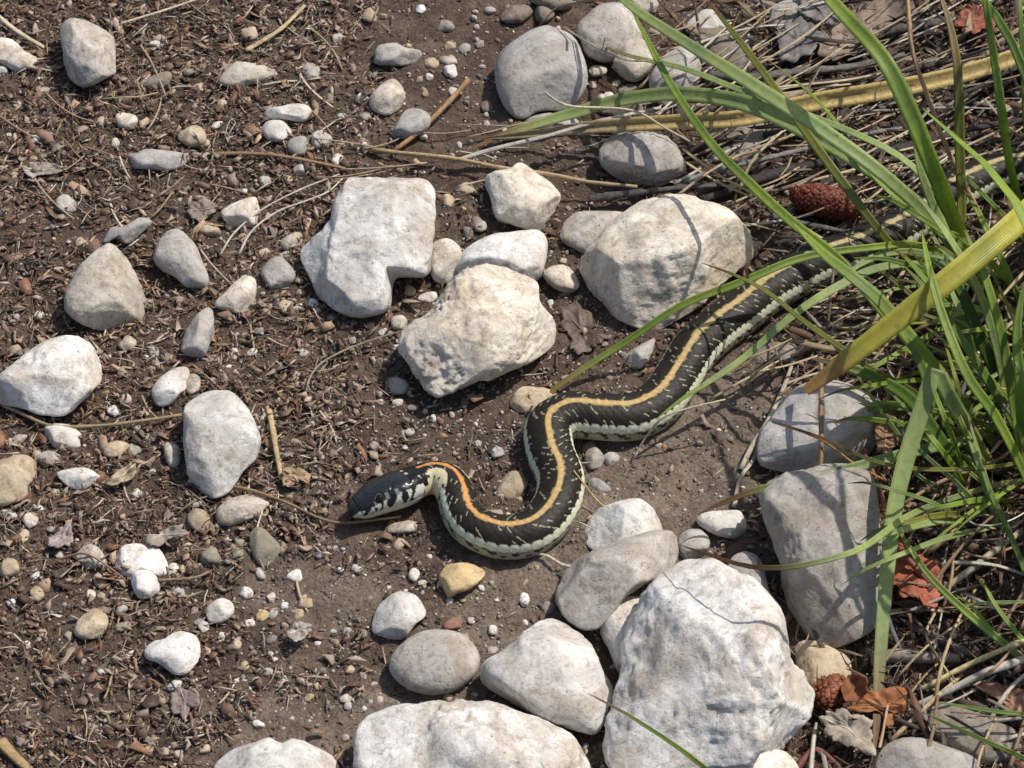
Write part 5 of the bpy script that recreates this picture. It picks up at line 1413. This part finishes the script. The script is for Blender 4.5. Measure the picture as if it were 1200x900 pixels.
def dens_litter(qx, qy, x, y):
    n = 0.5 + 0.5 * fbm(np.stack([x * 16, y * 16, x * 0], 1), 75, 3)
    left = smoothstep(520, 330, qx)
    b = 0.16 + 0.9 * left
    b = b - 0.55 * gblob(qx, qy, 350, 790, 80, 80) - 0.5 * gblob(qx, qy, 560, 80, 110, 90)
    right = smoothstep(830, 960, qx)
    b = np.maximum(b, 0.8 * right)
    b = np.where(sand_at(x, y) > 0.5, 0.06, b)
    n2 = 0.5 + 0.5 * fbm(np.stack([x * 45, y * 45, x * 0], 1), 78, 2)
    return np.clip(b * (0.15 + 0.75 * n + 0.65 * smoothstep(0.3, 0.7, n2)), 0.0, 1)


def chips(name, n, l0, l1, wr0, wr1, label, dens, palette, curl=0.25, zup=0.0015, pw=2.0):
    """flakes of bark and leaf: bent strips with thickness, lying every way"""
    x, y = scatter(n, dens, 0.001)
    n = len(x)
    Lg = l0 + (l1 - l0) * RS.uniform(size=n) ** pw
    Wd = Lg * RS.uniform(wr0, wr1, n)
    an = RS.uniform(0, 2 * math.pi, n)
    d = np.stack([np.cos(an), np.sin(an), RS.normal(size=n) * 0.30], 1)
    d = unit(d)
    up = unit(np.stack([RS.normal(size=n) * 0.42, RS.normal(size=n) * 0.42, np.ones(n)], 1))
    s = unit(np.cross(d, up))
    u = np.cross(s, d)
    c = np.stack([x, y, gz(x, y) + np.abs(RS.normal(size=n)) * zup + 0.0006 + 0.12 * Lg * np.abs(d[:, 2])], 1)
    k = np.array([-0.5, 0.02, 0.5])
    wv = np.array([0.75, 1.0, 0.7])
    cv = RS.normal(size=n) * curl
    V = np.empty((n, 3, 4, 3))
    th = 0.00022
    for i in range(3):
        ctr = c + d * (Lg * k[i])[:, None] + u * (cv * Lg * (k[i] ** 2 * 4 - 0.4) * 0.5)[:, None]
        jit = RS.uniform(0.25, 1.25, n) * wv[i]
        e = s * (Wd * 0.5 * jit)[:, None]
        ctr = ctr + s * (Wd * RS.normal(size=n) * 0.16)[:, None]
        e = e + d * (Lg * RS.normal(size=n) * 0.10)[:, None]
        V[:, i, 0] = ctr - e + u * th
        V[:, i, 1] = ctr + e + u * th
        V[:, i, 2] = ctr + e - u * th
        V[:, i, 3] = ctr - e - u * th
    fs = []
    for i in range(2):
        for a_, b_ in ((0, 1), (1, 2), (2, 3), (3, 0)):
            fs.append((i * 4 + a_, i * 4 + b_, (i + 1) * 4 + b_, (i + 1) * 4 + a_))
    fs.append((0, 3, 2, 1))
    fs.append((8, 9, 10, 11))
    F = (np.array(fs)[None] + (np.arange(n) * 12)[:, None, None]).reshape(-1, 4)
    pc = palette[RS.integers(0, len(palette), n)] * RS.uniform(0.65, 1.25, size=(n, 1))
    put(name, mesh_np(name, V.reshape(-1, 3), F, 'litter', np.repeat(pc, 12, axis=0), smooth=False), label=label, cat='litter', kind='stuff')


LIT = np.array((1.16, 1.04, 0.94)) * np.array([(0.15, 0.105, 0.077), (0.20, 0.14, 0.10), (0.10, 0.07, 0.053), (0.26, 0.20, 0.15), (0.33, 0.27, 0.21), (0.075, 0.052, 0.041), (0.23, 0.195, 0.165), (0.17, 0.095, 0.063), (0.30, 0.26, 0.225)])
chips('leaf_litter', 78000, 0.0009, 0.0080, 0.15, 0.7, 'brown flakes of bark and leaf littering the ground', dens_litter, LIT, 0.35, 0.0016, 2.6)
chips('leaf_fragments', 1700, 0.006, 0.015, 0.35, 0.8, 'larger torn scraps of dead leaf mixed in the litter', dens_litter, LIT * 1.15, 0.5, 0.002)
FIB = np.array([(0.30, 0.23, 0.15), (0.38, 0.31, 0.22), (0.20, 0.135, 0.085), (0.13, 0.085, 0.055), (0.42, 0.37, 0.30)])
chips('dry_fibres', 19000, 0.003, 0.017, 0.035, 0.09, 'short dry needles and grass fibres mixed in the litter', dens_litter, FIB, 0.3, 0.002)
THA = np.array([(0.17, 0.12, 0.08), (0.27, 0.205, 0.13), (0.08, 0.056, 0.04), (0.045, 0.034, 0.027), (0.22, 0.19, 0.16), (0.12, 0.06, 0.035)])
chips('thatch', 7000, 0.010, 0.050, 0.03, 0.10, 'tangled dead grass thatch under the tussock',
      lambda qx, qy, x, y: np.clip(smoothstep(860, 990, qx + 0.0 * qy) * np.where((qx < 1040) & (qy > 430) & (qy < 760), 0.15, 0.9) + 0.5 * smoothstep(760, 830, qx) * (qy < 235), 0, 1), THA, 0.2, 0.007, 1.4)
